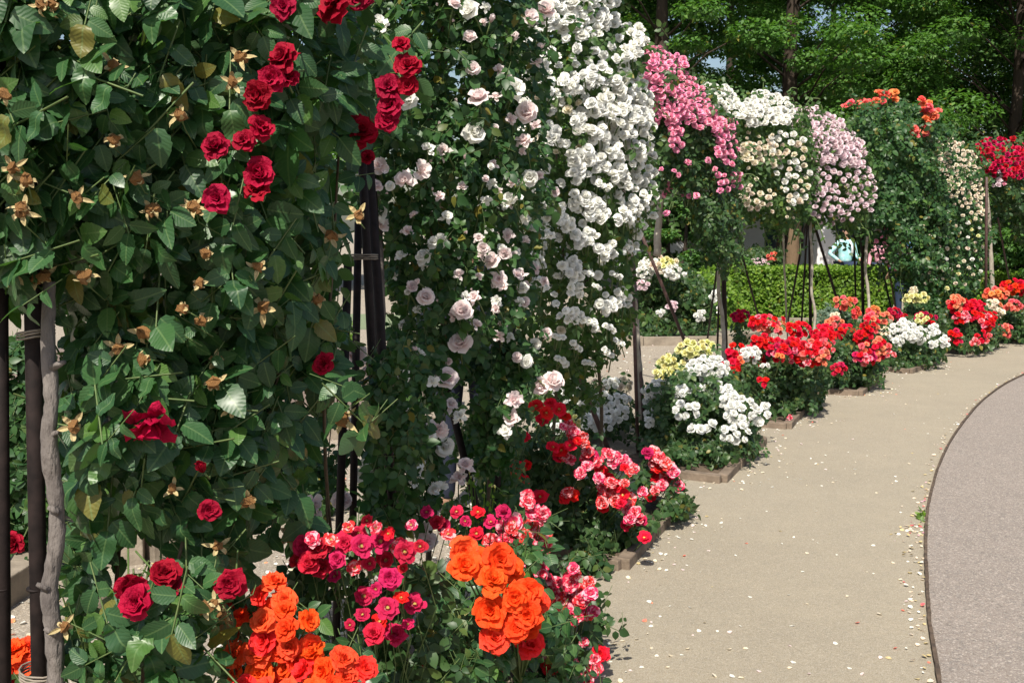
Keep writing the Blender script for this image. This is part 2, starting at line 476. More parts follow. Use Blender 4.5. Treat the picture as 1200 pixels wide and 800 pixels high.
def bloom_mesh(kind, mat, seed, lod):
    rr = random.Random(seed)
    nu, nv = {0: (4, 4), 1: (4, 3), 2: (2, 2)}[lod]
    V = []; F = []; U = []; MI = []
    for ri, (n, L, W, a0, a1, cup, r0, z0) in enumerate(RINGS[kind]):
        off = rr.uniform(0, 6.28)
        for k in range(n):
            if kind == 'loose' and rr.random() < .15: continue
            js = rr.uniform(.80, 1.14)
            vs, f, uv = petal_grid(L * js, W * rr.uniform(.9, 1.12), R(a0 + rr.uniform(-12, 12)), R(a1 + rr.uniform(-24, 24)),
                                   cup, .15 if kind in ('ruffle', 'loose') else .08, nu, nv, r0, z0, off + 2 * math.pi * k / n + rr.uniform(-.15, .15), rr)
            b = len(V); V += vs; U += uv; F += [tuple(b + i for i in q) for q in f]; MI += [0] * len(f)
    if kind == 'open':                                   # stamens
        for k in range(9):
            a = 2 * math.pi * k / 9; r = .035 + .03 * (k % 2)
            b = len(V); x, y = math.cos(a) * r, math.sin(a) * r
            for dx, dy, dz in ((-.018, 0, .04), (.018, 0, .04), (0, .018, .04), (0, 0, .13), ): V.append((x + dx, y + dy, dz)); U.append((.5, 0))
            F += [(b, b + 1, b + 3), (b + 1, b + 2, b + 3), (b + 2, b, b + 3)]; MI += [1] * 3
        b = len(V)
        for k in range(8): V.append((math.cos(k * .785) * .07, math.sin(k * .785) * .07, .05)); U.append((.5, 0))
        V.append((0, 0, .09)); U.append((.5, 0))
        for k in range(8): F.append((b + k, b + (k + 1) % 8, b + 8)); MI.append(1)
    # calyx
    b = len(V)
    for k in range(6): V.append((math.cos(k * 1.047) * .08, math.sin(k * 1.047) * .08, -.04)); U.append((.5, 0))
    V.append((0, 0, -.16)); U.append((.5, 0))
    for k in range(6): F.append((b + (k + 1) % 6, b + k, b + 6)); MI.append(2)
    if lod < 2:
        for k in range(5):
            a = k * 1.2566; ca, sa = math.cos(a), math.sin(a); b = len(V)
            for r, s, z in ((.06, -.035, -.06), (.06, .035, -.06), (.26, 0, -.16)): V.append((ca * r - sa * s, sa * r + ca * s, z)); U.append((.5, 0))
            F.append((b, b + 1, b + 2)); MI.append(2)
    return mk_mesh('bloom', V, F, [mat, M['stamen'], M['stem']], U, True, MI)
_bm = {}
def bloom(kind, color, lod, i):
    key = (kind, color, lod, i)
    if key not in _bm: _bm[key] = bloom_mesh(kind, PM[color], hash((kind, lod, i)) % 9999 if False else (i * 31 + lod * 7 + len(kind)), lod)
    return _bm[key]
def put_bloom(parent, base, pos, axis, diam, kind, color, lod=1, name='bloom'):
    o = bpy.data.objects.new(name, bloom(kind, color, lod, random.randrange(7)))
    COL.objects.link(o)
    o.parent = parent
    o.location = tuple(np.asarray(pos) - np.asarray(base))
    q = Vector(axis).normalized().to_track_quat('Z', 'Y')
    o.rotation_mode = 'QUATERNION'
    o.rotation_quaternion = q @ Quaternion((0, 0, 1), random.uniform(0, 6.28))
    o.scale = (diam, diam, diam * random.uniform(.85, 1.1))
    return o
def hip_mesh(seed):
    rr = random.Random(seed); V = []; F = []; MI = []
    for k in range(5):
        a = k * 1.2566 + rr.uniform(-.2, .2); ca, sa = math.cos(a), math.sin(a)
        L = rr.uniform(.12, .46); el = rr.uniform(-1.4, 1.1); a += rr.uniform(-.3, .3); b = len(V)
        for j in range(5):
            t = j / 4; w_ = .075 * math.sin(math.pi * (t * .8 + .2)) ; r = .10 + L * t * math.cos(el * t); z = L * t * math.sin(el * t) * .8 + rr.uniform(-.02, .02)
            for s in (-w_, 0, w_):
                V.append((ca * r - sa * s, sa * r + ca * s, z + (abs(s) * .5)))
        for j in range(4):
            for i in range(2):
                q = b + j * 3 + i; F.append((q, q + 1, q + 4, q + 3)); MI.append(0)
    for j in range(4):                                    # withered centre
        for k in range(8):
            ph = j / 3 * math.pi; rr2 = .20 * (1 + rr.uniform(-.38, .30))
            V.append((math.cos(k * .785) * math.sin(ph) * rr2, math.sin(k * .785) * math.sin(ph) * rr2, .02 + math.cos(ph) * rr2))
    b = len(V) - 32
    for j in range(3):
        for k in range(8):
            F.append((b + j * 8 + k, b + j * 8 + (k + 1) % 8, b + (j + 1) * 8 + (k + 1) % 8, b + (j + 1) * 8 + k)); MI.append(1)
    b = len(V)                                            # short green receptacle below
    for k in range(6): V.append((math.cos(k * 1.047) * .09, math.sin(k * 1.047) * .09, -.06))
    V.append((0, 0, -.3))
    for k in range(6): F.append((b + (k + 1) % 6, b + k, b + 6)); MI.append(2)
    return mk_mesh('seed_head', V, F, [M['hip'], M['hip_core'], M['stem']], None, False, MI)
HIPS = [hip_mesh(i) for i in range(14)]

def smooth_curve(pts, n):
    pts = [np.array(p) for p in pts]; out = []
    for i in range(len(pts) - 1):
        a, b = pts[i], pts[i + 1]; p0 = pts[max(i - 1, 0)]; p3 = pts[min(i + 2, len(pts) - 1)]
        for k in range(n):
            t = k / n
            out.append(.5 * ((2 * a) + (-p0 + b) * t + (2 * p0 - 5 * a + 4 * b - p3) * t * t + (-p0 + 3 * a - 3 * b + p3) * t ** 3))
    out.append(pts[-1]); return out
# ------------------------------------------------------------------ a leafy mass: outline at its distance, with real thickness
class Mass:
    def __init__(s, poly, dl, dr, T, Rad, sparse=0.0, seed=1):
        s.poly = np.array(poly, float); s.x0, s.y0 = s.poly.min(0); s.x1, s.y1 = s.poly.max(0)
        s.dl, s.dr, s.T, s.Rad, s.sparse = dl, dr, T, Rad, sparse
        s.c = s.poly.mean(0); r = random.Random(seed)
        s.w = [(r.uniform(.02, .09), r.uniform(.02, .09), r.uniform(0, 6.28)) for _ in range(5)]
    def inside(s, x, y):
        p = s.poly; q = np.roll(p, -1, 0); ins = np.zeros(len(x), bool); ed = np.full(len(x), 1e9)
        for (ax, ay), (bx, by) in zip(p, q):
            c = ((ay > y) != (by > y)) & (x < (bx - ax) * (y - ay) / (by - ay + 1e-9) + ax)
            ins ^= c
            dx, dy = bx - ax, by - ay
            t = np.clip(((x - ax) * dx + (y - ay) * dy) / (dx * dx + dy * dy + 1e-9), 0, 1)
            ed = np.minimum(ed, np.hypot(x - ax - t * dx, y - ay - t * dy))
        return ins, ed
    def center(s, x, y):
        return s.dl + (s.dr - s.dl) * np.clip((x - s.x0) / (s.x1 - s.x0), 0, 1)
    def prof(s, ed):
        e = np.clip(ed / s.Rad, 0, 1)
        return np.sqrt(np.maximum(1 - (1 - e) ** 2, .02))
    def nz(s, x, y):
        k = 400.0 / FPX * 0 + 1
        v = 0
        for a, b, c in s.w: v = v + np.sin(a * x * k + c) * np.sin(b * y * k + c * 2)
        return v / 2.2
    def sample(s, n, front=.0):
        X = []; tot = 0
        while tot < n:
            x = rng.uniform(s.x0, s.x1, n * 3); y = rng.uniform(s.y0, s.y1, n * 3)
            ins, ed = s.inside(x, y)
            ok = ins
            if s.sparse > 0: ok = ok & (s.nz(x, y) > (-1 + s.sparse * 1.4) * rng.uniform(.6, 1.2, len(x)))
            x, y, ed = x[ok], y[ok], ed[ok]
            X.append((x, y, ed)); tot += len(x)
        x = np.concatenate([a[0] for a in X])[:n]; y = np.concatenate([a[1] for a in X])[:n]; ed = np.concatenate([a[2] for a in X])[:n]
        u = rng.uniform(-1, 1, n)
        if front: u = np.where(rng.uniform(0, 1, n) < front, -np.abs(u) ** .35, u)
        pr = s.prof(ed)
        lump = .22 * s.T * s.nz(x * 1.7 + 31, y * 1.7)
        d = s.center(x, y) + u * s.T * pr + np.minimum(lump, .12 * s.T)
        out = np.stack([(x - s.c[0]) / (s.x1 - s.x0) * 1.6 * (1 - pr * .5), u, (s.c[1] - y) / (s.y1 - s.y0) * 1.2 * (1 - pr * .5)], -1)
        jit = np.where(rng.uniform(0, 1, n) < .22, s.Rad * .28, s.Rad * .04)
        x = x + rng.normal(0, 1, n) * jit; y = y + rng.normal(0, 1, n) * jit
        pos = P(x, y, d)
        zt = rng.uniform(.04, .16, n); low = pos[:, 2] < zt
        f = np.where(low, (CAMZ - zt) / np.maximum(CAMZ - pos[:, 2], .01), 1.0)
        o = np.array([0, 0, CAMZ]); pos = o + (pos - o) * f[:, None]
        good = np.where(f > .955)[0]
        if len(good) < n and len(good): k_ = rng.choice(good, n - len(good)); good = np.concatenate([good, k_])
        if not len(good): good = np.arange(n)
        pos = pos + np.where(np.arange(n) >= (f > .955).sum(), 1, 0)[:, None] * rng.normal(0, .05, (n, 3)) * 0
        q = pos[good].copy(); ex = np.arange(n) >= (f > .955).sum()
        q[ex] += rng.normal(0, .04, (int(ex.sum()), 3)) * np.array([1, 1, .5])
        return q, nrm(out[good]), x[good], y[good], (d * f)[good], u[good]
    def front(s, x, y, extra=0.02):
        x = np.atleast_1d(np.asarray(x, float)); y = np.atleast_1d(np.asarray(y, float))
        ins, ed = s.inside(x, y); ed = np.where(ins, ed, 0)
        return s.center(x, y) - s.T * s.prof(ed) - extra

def make_leaves(masses, counts, size, upw=.55, rnd=.75, front=.35):
    """compound rose leaves: a terminal leaflet and two pairs on a rachis"""
    PO = []; FR = []; SZ = []; XY = []; U = []; rach = []
    for ms, n in zip(masses, counts):
        pos, out, x, y, d, u = ms.sample(n, front)
        up = np.array([0, 0, 1.0])
        nr = nrm(out + up * upw + rng.normal(0, rnd * .55, (n, 3)))
        tip = nrm(out * .45 + np.array([0, 0, -.8]) + rng.normal(0, .55, (n, 3)))
        Fm = frames(nr, tip)
        sz = size * rng.uniform(.7, 1.2, n)
        for (ox, oy, an, sc) in ((0, 0, 0, 1.1), (.10, -.25, -58, .92), (-.10, -.25, 58, .92), (.08, -.95, -66, .74), (-.08, -.95, 66, .74)):
            keep = rng.uniform(0, 1, n) < .93
            k = keep.sum()
            off = np.array([ox, oy, 0.0])
            p = pos[keep] + np.einsum('nij,j->ni', Fm[keep], off) * sz[keep, None]
            a = np.radians(an + rng.normal(0, 12, k)); tw = rng.normal(0, .35, (k, 2))
            ly = np.stack([np.sin(-a), np.cos(a), -.1 + rng.normal(0, .25, k)], -1)
            lz = np.stack([tw[:, 0], tw[:, 1], np.ones(k)], -1)
            wy = np.einsum('nij,nj->ni', Fm[keep], ly); wz = np.einsum('nij,nj->ni', Fm[keep], lz)
            PO.append(p); FR.append(frames(wz, wy)); SZ.append(sz[keep] * sc * rng.uniform(.9, 1.1, k))
            XY.append(np.stack([x[keep], y[keep], d[keep]], -1)); U.append(u[keep])
        rach.append((pos, Fm, sz))
    return np.concatenate(PO), np.concatenate(FR), np.concatenate(SZ), np.concatenate(XY), np.concatenate(U), rach

def add_foliage(parent, base, masses, counts, size, mat, tpl='mid', parts=0, part_tpl=None, cell=20, **kw):
    PO, FR, SZ, XY, U, rach = make_leaves(masses, counts, size, **kw)
    sel = np.zeros(len(PO), bool)
    if parts:
        fpx = (XY[:, 0] > 0) & (XY[:, 0] < 1200) & (XY[:, 1] > 0) & (XY[:, 1] < 800)
        order = np.argsort(np.where(fpx, PO[:, 1], 1e6))
        seen = {}
        cnt = 0
        for i in order:
            if not fpx[i]: break
            q = P  # projected cell of this leaflet
            yy = PO[i, 1]
            cx = int((600 + FPX * PO[i, 0] / yy) // cell); cy = int((270 - FPX * (PO[i, 2] - CAMZ) / yy) // cell)
            if seen.get((cx, cy), 0) >= 1: continue
            seen[(cx, cy)] = 1
            sel[i] = True; cnt += 1
            if cnt >= parts: break
        leaf_parts(part_tpl or tpl, PO[sel], FR[sel], SZ[sel], mat, parent, base)
    r = ~sel
    leaf_object('foliage', tpl, PO[r], FR[r], SZ[r], mat, parent, base)
    if tpl in ('near', 'mid'):
        V = []; F = []; k = 0
        for pos, Fm, sz in rach:
            a = pos; b = pos + np.einsum('nij,j->ni', Fm, np.array([0, -1.7, -.12])) * sz[:, None]
            side = Fm[:, :, 0] * (.03 * sz)[:, None]; up_ = Fm[:, :, 2] * (.03 * sz)[:, None]
            vv = np.stack([a - side, a + side, a + up_, b - side, b + side, b + up_], 1).reshape(-1, 3)
            n = len(pos); o = (np.arange(n) * 6 + k)[:, None, None]
            q = np.array([(0, 1, 4, 3), (1, 2, 5, 4), (2, 0, 3, 5)])[None]
            F.append((q + o).reshape(-1, 4)); V.append(vv); k += n * 6
        st = link('leaf_stalks', mk_mesh('leaf_stalks', np.concatenate(V) - np.array(base), np.concatenate(F), [M['stem']]), parent)
        st['kind'] = 'stuff'

def outax(x, y, front=1.0, up=.35, spread=.35):
    return Vector((random.gauss(0, spread) + (x - 600) / FPX * -.3, -front + random.gauss(0, spread * .5), up + .3 + random.gauss(0, spread)))

def stalk(parent, base, pos, axis, L, r=.0018, mat=None):
    p = Vector(pos); a = Vector(axis).normalized()
    q = p - a * L * .5; e = q + Vector((random.uniform(-.3, .3) * L, L * .6, -.35 * L))
    return (p, q, e, r)

def key_blooms(parent, base, mass, pts, kind, color, lod=1, up=.35, extra=.03, spread=.35, name='bloom'):
    """pts: (px, py, diameter in px)"""
    mb = MB()
    for p in pts:
        x, y, s = p[:3]; kd = p[3] if len(p) > 3 else kind; cl = p[4] if len(p) > 4 else color
        d = float(mass.front(x, y, extra + random.uniform(0, .04))[0])
        pos = P(x, y, d)
        ax = outax(x, y, up=up, spread=spread)
        put_bloom(parent, base, pos, ax, s * d / FPX * 1.08, kd, cl, lod, name)
        a = ax.normalized(); L = min(.075, .02 * d + .03)
        mb.tube([Vector(pos) - a * .06 * s * d / FPX, Vector(pos) - a * L * .5 + Vector((0, 0, -.01)), Vector(pos) - a * L + Vector((0, L * .4, -L * .5))], .0018 + .0004 * d, 4)
    if mb.v:
        o = mb.build('flower_stalks', M['stem'], parent, base); o['kind'] = 'stuff'

def fill_blooms(parent, base, mass, poly, n, px, kind, color, lod=2, up=.35, extra=.02, mind=.75, colors=None, bell=0, spread=.35):
    """random blooms over an outline of the mass, spaced apart, returned as individual parts"""
    pm = Mass(poly, 1, 1, .1, 10)
    x = rng.uniform(pm.x0, pm.x1, n * 30); y = rng.uniform(pm.y0, pm.y1, n * 30)
    ins, ed = pm.inside(x, y); ins &= (mass.nz(x * 2.2, y * 2.2) > -.55) | (rng.uniform(0, 1, len(x)) < .25); x = x[ins] + rng.normal(0, 1.5, ins.sum()); y = y[ins] + rng.normal(0, 1.5, ins.sum())
    K = []
    for a, b in zip(x, y):
        s = px * random.uniform(.75, 1.2)
        if all((a - k[0]) ** 2 + (b - k[1]) ** 2 > (mind * px) ** 2 for k in K):
            K.append((a, b, s))
            if len(K) >= n: break
    for a, b, s in K:
        d = float(mass.front(a, b, extra + random.uniform(-.03, .03))[0])
        cl = random.choice(colors) if colors else color
        put_bloom(parent, base, P(a, b, d), outax(a, b, up=up, spread=spread), s * d / FPX * 1.1, kind, cl, lod)
    return len(K)

def truss(parent, base, cx, cy, rx, ry, d, n, px, kind, color, lod=1, up=.6, colors=None, depth=None):
    """a domed head of blooms: n blooms spread over an ellipsoid of cx,cy,rx,ry px at distance d, with stalks to one stem"""
    mb = MB(); foot = P(cx, cy + ry * 1.3, d + .02)
    K = []
    tries = 0
    D = depth if depth is not None else max(rx, ry) * d / FPX * .8
    while len(K) < n and tries < n * 40:
        tries += 1
        a = random.uniform(0, 6.28); r = math.sqrt(random.random())
        x = cx + math.cos(a) * rx * r; y = cy + math.sin(a) * ry * r
        if all((x - k[0]) ** 2 + (y - k[1]) ** 2 > (.62 * px) ** 2 for k in K): K.append((x, y, r))
    for x, y, r in K:
        dd = d - D * math.sqrt(max(0, 1 - r * r)) * random.uniform(.75, 1.0)
        s = px * random.uniform(.8, 1.15)
        ax = Vector(((x - cx) / max(rx, 1) * .7 + random.gauss(0, .25), -.7 + random.gauss(0, .15), up + (cy - y) / max(ry, 1) * .5 + random.gauss(0, .2)))
        pos = P(x, y, dd)
        put_bloom(parent, base, pos, ax, s * dd / FPX * 1.08, kind, random.choice(colors) if colors else color, lod)
        mb.tube([pos, (Vector(pos) + Vector(foot)) / 2 + Vector((0, .01, -.01)), foot], .0016 + .0003 * d, 4, False)
    return mb, foot

def bush(name, label, cat, px_base, d, masses, counts, size, trusses, mat='leaf_bush', tpl='mid', parts=0, cell=14, group='rose bushes in the beds along the path', lod=1, stems=True, front=.4):
    b = P(px_base, 400, d); b[2] = 0
    t = thing(name, b, label, cat, group)
    if masses: add_foliage(t, b, masses, counts, size, M[mat], tpl, parts, tpl, cell, front=front)
    st = MB()
    for tr in trusses:
        mb, foot = truss(t, b, *tr[:5], **tr[5])
        st.v, st.f = _merge(st, mb)
        if stems:
            g = Vector(b) + Vector((random.uniform(-.15, .15), random.uniform(-.05, .2), .0))
            f = Vector(foot)
            st.tube([f, f * .55 + g * .45 + Vector((random.uniform(-.04, .04), .04, .05)), g], [.003, .005, .008], 5)
    if st.v:
        o = st.build('stems', M['stem'], t, b); o['kind'] = 'stuff'
    return t, b
def _merge(a, b):
    k = len(a.v)
    return a.v + b.v, a.f + [tuple(i + k for i in f) for f in b.f]

exec_stage = 'layout'
# ================================================================== GROUND
def sheet(name, pts, z, mat, kind='structure', th=0):
    V = [(p[0], p[1], z) for p in pts]
    me = mk_mesh(name, V, [tuple(range(len(V)))], [mat], smooth=False)
    o = link(name, me); o['kind'] = kind
    return o
def ground_mat(name, c1, c2, c3, speck, speck_amt, patch=.6):
    m, nt, out = new_mat(name)
    b = nt.nodes.new('ShaderNodeBsdfPrincipled')
    a = ramp(nt, noise(nt, .8, 5, .6), .3, .7); a2 = ramp(nt, noise(nt, 5, 6, .65), .35, .65)
    col = mix_c(nt, math_n(nt, 'MULTIPLY', a, patch), c1, c2)
    col = mix_c(nt, math_n(nt, 'MULTIPLY', a2, .5), col, c3)
    tc = nt.nodes.new('ShaderNodeTexCoord')
    for sc, col2, am in ((150, speck, speck_amt), (85, tuple(v * .35 for v in c1), speck_amt * .8)):
        vo = nt.nodes.new('ShaderNodeTexVoronoi'); vo.inputs['Scale'].default_value = sc
        nt.links.new(tc.outputs['Object'], vo.inputs['Vector'])
        sp = nt.nodes.new('ShaderNodeSeparateXYZ'); nt.links.new(vo.outputs['Color'], sp.inputs[0])
        f = math_n(nt, 'MULTIPLY', ramp(nt, sp.outputs[0], .80, .92), am)
        col = mix_c(nt, f, col, col2)
    fine = noise(nt, 220, 4, .7)
    col = mix_c(nt, .55, col, mix_c(nt, ramp(nt, fine, .25, .75), (.35, .35, .35), (1.0, 1.0, 1.0)), 'MULTIPLY') if False else mix_c(nt, ramp(nt, fine, .35, .8), col, mix_c(nt, .3, col, (1, 1, 1), 'MIX'))
    nt.links.new(col, b.inputs['Base Color'])
    b.inputs['Roughness'].default_value = .92
    b.inputs['Specular IOR Level'].default_value = .15
    nt.links.new(bump(nt, math_n(nt, 'ADD', fine, math_n(nt, 'MULTIPLY', noise(nt, 60, 4), .8)), .7, .006), b.inputs['Normal'])
    nt.links.new(b.outputs[0], out.inputs['Surface'])
    return m
M['path'] = ground_mat('path_sand', (.205, .165, .104), (.265, .216, .140), (.185, .150, .096), (.44, .38, .29), .22, .8)
M['yard'] = ground_mat('yard_sand', (.20, .155, .105), (.27, .21, .145), (.16, .125, .085), (.6, .52, .42), .5)
M['asphalt'] = ground_mat('asphalt_worn', (.155, .118, .094), (.190, .146, .116), (.128, .097, .077), (.40, .34, .29), .6, .95)
M['grass'] = ground_mat('lawn_ground', (.07, .12, .03), (.11, .16, .04), (.09, .11, .04), (.15, .2, .06), .3)

big = 400
sheet('ground', [(-big, -60), (big, -60), (big, 900), (-big, 900)], 0, M['yard'])
# sanded path: between the beds and the asphalt
edge_px = [(1104, 830), (1097, 780), (1090, 740), (1087, 700), (1085, 660), (1085, 630), (1087, 600), (1092, 575), (1100, 548), (1113, 520), (1130, 495), (1150, 472), (1175, 453), (1200, 440), (1240, 424), (1300, 408)]
edge = [G(x, y) for x, y in edge_px]
e0 = edge[0]; d0 = np.array([-.35, -1.0, 0])
near = [e0 + d0 * k for k in (3.0, 2.0, 1.0, .5)]
near[0] = near[0]; edge = near + edge
left_px = [(560, 840), (640, 720), (700, 650), (760, 590), (820, 540), (880, 495), (950, 458), (1030, 430), (1110, 410), (1180, 396), (1260, 385), (1340, 378)]
leftp = [G(x, y) for x, y in left_px]
leftp = [leftp[0] + np.array([-.5, -3, 0])] + leftp
sheet('path', [tuple(p) for p in edge] + [tuple(p) for p in reversed(leftp)], .004, M['path'])
# asphalt sheet to the right of the edge
tail = edge[-1]
sheet('asphalt_road', [tuple(p) for p in edge] + [(tail[0] + 14, tail[1] + 1), (40, tail[1] - 4), (40, -8), (edge[0][0] - 1, -8)], .008, M['asphalt'])
# thin raised rusty strip that holds the asphalt
mb = MB()
ec = smooth_curve(edge, 9)
V = []; F = []
for i, p in enumerate(ec):
    dd = nrm(ec[min(i + 1, len(ec) - 1)] - ec[max(i - 1, 0)]); nn = np.array([-dd[1], dd[0], 0])
    for s, z in ((.5, -.02), (.5, .024), (-.5, .024), (-.5, -.02)): V.append(tuple(p + nn * (s * .014 + random.uniform(-.0015, .0015)) + np.array([0, 0, z + random.uniform(-.004, .003)])))
for i in range(len(ec) - 1):
    for k in range(3): a = i * 4 + k; F.append((a, a + 1, a + 5, a + 4))
me = mk_mesh('asphalt_edge_strip', V, F, [M['edge']], smooth=False)
o = link('asphalt_edge_strip', me); o['kind'] = 'structure'
# lawn strip before the hedge
lw = [G(400, 386), G(1046, 388), G(1046, 371), G(400, 368)]
sheet('lawn', [tuple(p) for p in lw], .004, M['grass'])

# ------------------------------------------------------------------ bed edging (kerb blocks)
def edging(label, chain, mat='kerb', h=.055, th=.065, blk=.42, group='low block edgings of the rose beds', fill=True, cat='bed edging'):
    c = np.array(chain[0]); t = thing('bed_edging', (c[0], c[1], 0), label, cat, group)
    for a, b in zip(chain[:-1], chain[1:]):
        a = np.array(a); b = np.array(b); L = np.linalg.norm(b - a); n = max(1, round(L / blk)); dr = (b - a) / L
        ang = math.atan2(dr[1], dr[0])
        for i in range(n):
            m = a + dr * (i + .5) * L / n
            hh = h * random.uniform(.9, 1.08)
            mb = MB().box((0, 0, 0), (L / n - .008, th, hh + .05))
            o = mb.build('edging_block', M[mat], t, smooth=False)
            o.location = (m[0] - c[0] + random.uniform(-.004, .004), m[1] - c[1] + random.uniform(-.004, .004), hh / 2 - .025)
            o.rotation_euler = (random.uniform(-.02, .02), random.uniform(-.01, .01), ang + random.uniform(-.02, .02))
            bevel(o, .006)
    return t
def g2(x, y): return G(x, y)[:2]
def soil(pts, z=.03):
    V = [(p[0], p[1], z) for p in pts] ; n = len(V); V += [(p[0], p[1], -.01) for p in pts]
    F = [tuple(range(n))] + [(i, i + n, (i + 1) % n + n, (i + 1) % n) for i in range(n)]
    o = link('bed_soil', mk_mesh('bed_soil', V, F, [M['soil']], smooth=False)); o['kind'] = 'structure'
beds = [
    ('kerb of the nearest bed at the bottom, under the orange and pink roses', [(470, 770), (640, 830), (690, 735)]),
    ('kerb around the pink and red striped rose bush, with an open corner on the path', [(560, 632), (728, 668), (792, 601), (760, 590)]),
    ('kerb in front of the large white rose bush', [(700, 548), (846, 566), (893, 520), (850, 508)]),
    ('kerb before the first bright red rose bush', [(845, 496), (922, 503), (938, 486), (900, 476)]),
    ('reddish kerb under the second bright red rose bush', [(915, 459), (1006, 464), (1026, 450), (990, 444)]),
    ('kerb in front of the low white rose bush beyond the red ones', [(1000, 432), (1066, 438), (1093, 428), (1060, 420)]),
    ('kerb in front of the coral red rose bush', [(1060, 408), (1136, 415), (1164, 406), (1140, 400)]),
    ('kerb at the right edge under the coral orange roses', [(1158, 398), (1206, 402), (1216, 396), (1200, 392)]),
]
for lb, ch in beds:
    pts = [g2(*p) for p in ch]
    edging(lb, pts)
    soil([p for p in pts])
edging('long pale kerb behind the yellow roses, far side of the back path', [g2(560, 406), g2(700, 405), g2(858, 404), g2(900, 396)], 'kerb_stone', .13, .1, .6)
edging('pale kerb stones at the foot of the clipped hedge', [g2(905, 377), g2(1000, 378), g2(1060, 379)], 'kerb_stone', .07, .12, .7)
edging('pale kerb stone on the ground behind the grey cane at the left', [g2(82, 662), g2(172, 655), g2(240, 640)], 'kerb_stone', .13, .14, .45)
edging('broken pale kerb running away behind the leftmost iron post', [g2(-40, 735), g2(30, 690), g2(75, 610)], 'kerb_stone', .13, .12, .5)
# back beds on the left
edging('pale kerb seen between the dark posts in the middle left', [g2(300, 520), g2(420, 512), g2(520, 505)], 'kerb_stone', .13, .1, .5)

# low wall of pinkish blocks behind the left arches
wy = 8.6
wt = thing('block_wall', (-4.6, wy, 0), 'low wall of pinkish grey blocks glimpsed through the dark red climber', 'wall')
x = -4.9
bw = MB().box((0, 0, 0), (.40, .18, .17)); 
bme = mk_mesh('block', np.array(bw.v), [tuple(f) for f in bw.f], [M['slab']], smooth=False)
for r_ in range(3):
    for k in range(10):
        xx = -4.6 + k * .412 + (.2 if r_ % 2 else 0)
        o = link('block', bme, wt, (xx + 4.6, random.uniform(-.004, .004), .085 + r_ * .178)); o.rotation_euler = (0, 0, random.uniform(-.01, .01))
        bevel(o, .006)

# concrete stub beside the kerb
g = G(102, 722)
mb = MB(); mb.tube([(0, 0, -.02), (0, 0, .10), (0, 0, .112)], [.072, .070, .060], 20)
o = mb.build('concrete_stub', M['kerb_stone']); o.location = (g[0], g[1] + .07, 0)
tag(o, 'short round concrete stub on the ground right of the grey cane', 'concrete stub')
g = G(128, 668)
mb = MB(); mb.box((0, 0, .34), (.11, .05, .72), .2)
o = bevel(mb.build('wooden_stake', M['slab'], smooth=False)); o.location = (g[0], g[1] + .1, 0)
tag(o, 'weathered pinkish wooden stake behind the lower left leaves', 'stake')

# ================================================================== SUPPORTS
def poly_tube(pts, rad, mat, name, parent, base, n=10, wob=0.0, sub=4):
    p = smooth_curve(pts, sub)
    q = []
    for i, a in enumerate(p):
        q.append(a + np.array([random.uniform(-wob, wob), random.uniform(-wob, wob), 0]))
    rr = np.interp(np.linspace(0, 1, len(q)), np.linspace(0, 1, len(rad)), rad)
    rr = rr * np.array([1 + random.uniform(-1, 1) * (.10 if wob else 0) for _ in q])
    return MB().tube(q, list(rr), n).build(name, M[mat], parent, base)

def down(px0, py0, px1, py1, d):
    """a straight post through two points at distance d, continued to the ground"""
    a = P(px0, py0, d); b = P(px1, py1, d)
    if b[2] > 0:
        k = (a[2] + .03) / max(a[2] - b[2], 1e-6); b = a + (b - a) * k
    return a, b

def ring(px, py, d, r, name, parent, base, squash=1.0, tilt=0.0, n=3):
    mb = MB()
    for k in range(n):
        c = P(px, py, d); pts = []
        for i in range(17):
            a = 2 * math.pi * i / 16
            pts.append((c[0] + math.cos(a) * r, c[1] + math.sin(a) * r * squash, c[2] + tilt * math.cos(a) + k * .006 + random.uniform(-.001, .001)))
        mb.tube(pts, .0022, 5, False)
    return mb.build(name, M['wire'], parent, base)

# -- foreground support: two dark posts at the left edge
b = P(30, 500, 1.95); b[2] = 0
t = thing('rose_arch_support', b, 'pair of thick dark iron posts at the left edge beside a grey cane', 'rose support', 'iron supports of the climbing roses')
for (x0, y0, x1, y1, d, r_) in ((-3, -100, 5, 800, 1.95, .0135), (30, -100, 47, 800, 1.95, .0165)):
    a_, b_ = down(x0, y0, x1, y1, d)
    MB().tube([a_, a_ * .5 + b_ * .5, b_], r_, 14).build('post', M['iron'], t, b)
    MB().tube([P(x0 + (x1 - x0) * .72, 560 + 130, d) - np.array([0, 0, .0]), P(x0 + (x1 - x0) * .72, 688, d)], r_ * 1.12, 14).build('joint_collar', M['iron'], t, b)
ring(42, 394, 1.93, .034, 'tie_wire', t, b, 1.0, .006)
ring(52, 792, 1.93, .045, 'tie_wire', t, b, 1.0, -.004, 4)
for x0 in (-40, 60, 160):
    a_ = P(x0, 180, 2.35); MB().tube([a_, P(x0 + 130, 120, 2.45)], .008, 8).build('cross_bar', M['iron'], t, b)

# -- second support: dark rods around x 400-450
b = P(425, 500, 3.0); b[2] = 0
t = thing('rose_arch_support', b, 'cluster of near black iron rods between the dark red and the pale pink climbers', 'rose support', 'iron supports of the climbing roses')
for (x0, y0, x1, y1, d, r_) in ((412, -60, 436, 420, 3.0, .013), (428, 120, 449, 430, 3.05, .014), (408, 300, 397, 640, 2.95, .0125), (420, 260, 413, 640, 3.1, .012), (436, 200, 452, 560, 3.2, .014)):
    a_, b_ = down(x0, y0, x1, y1, d)
    MB().tube([a_, a_ * .5 + b_ * .5, b_], r_, 10).build('rod', M['iron'], t, b)
ring(425, 303, 2.98, .045, 'tie_wire', t, b)
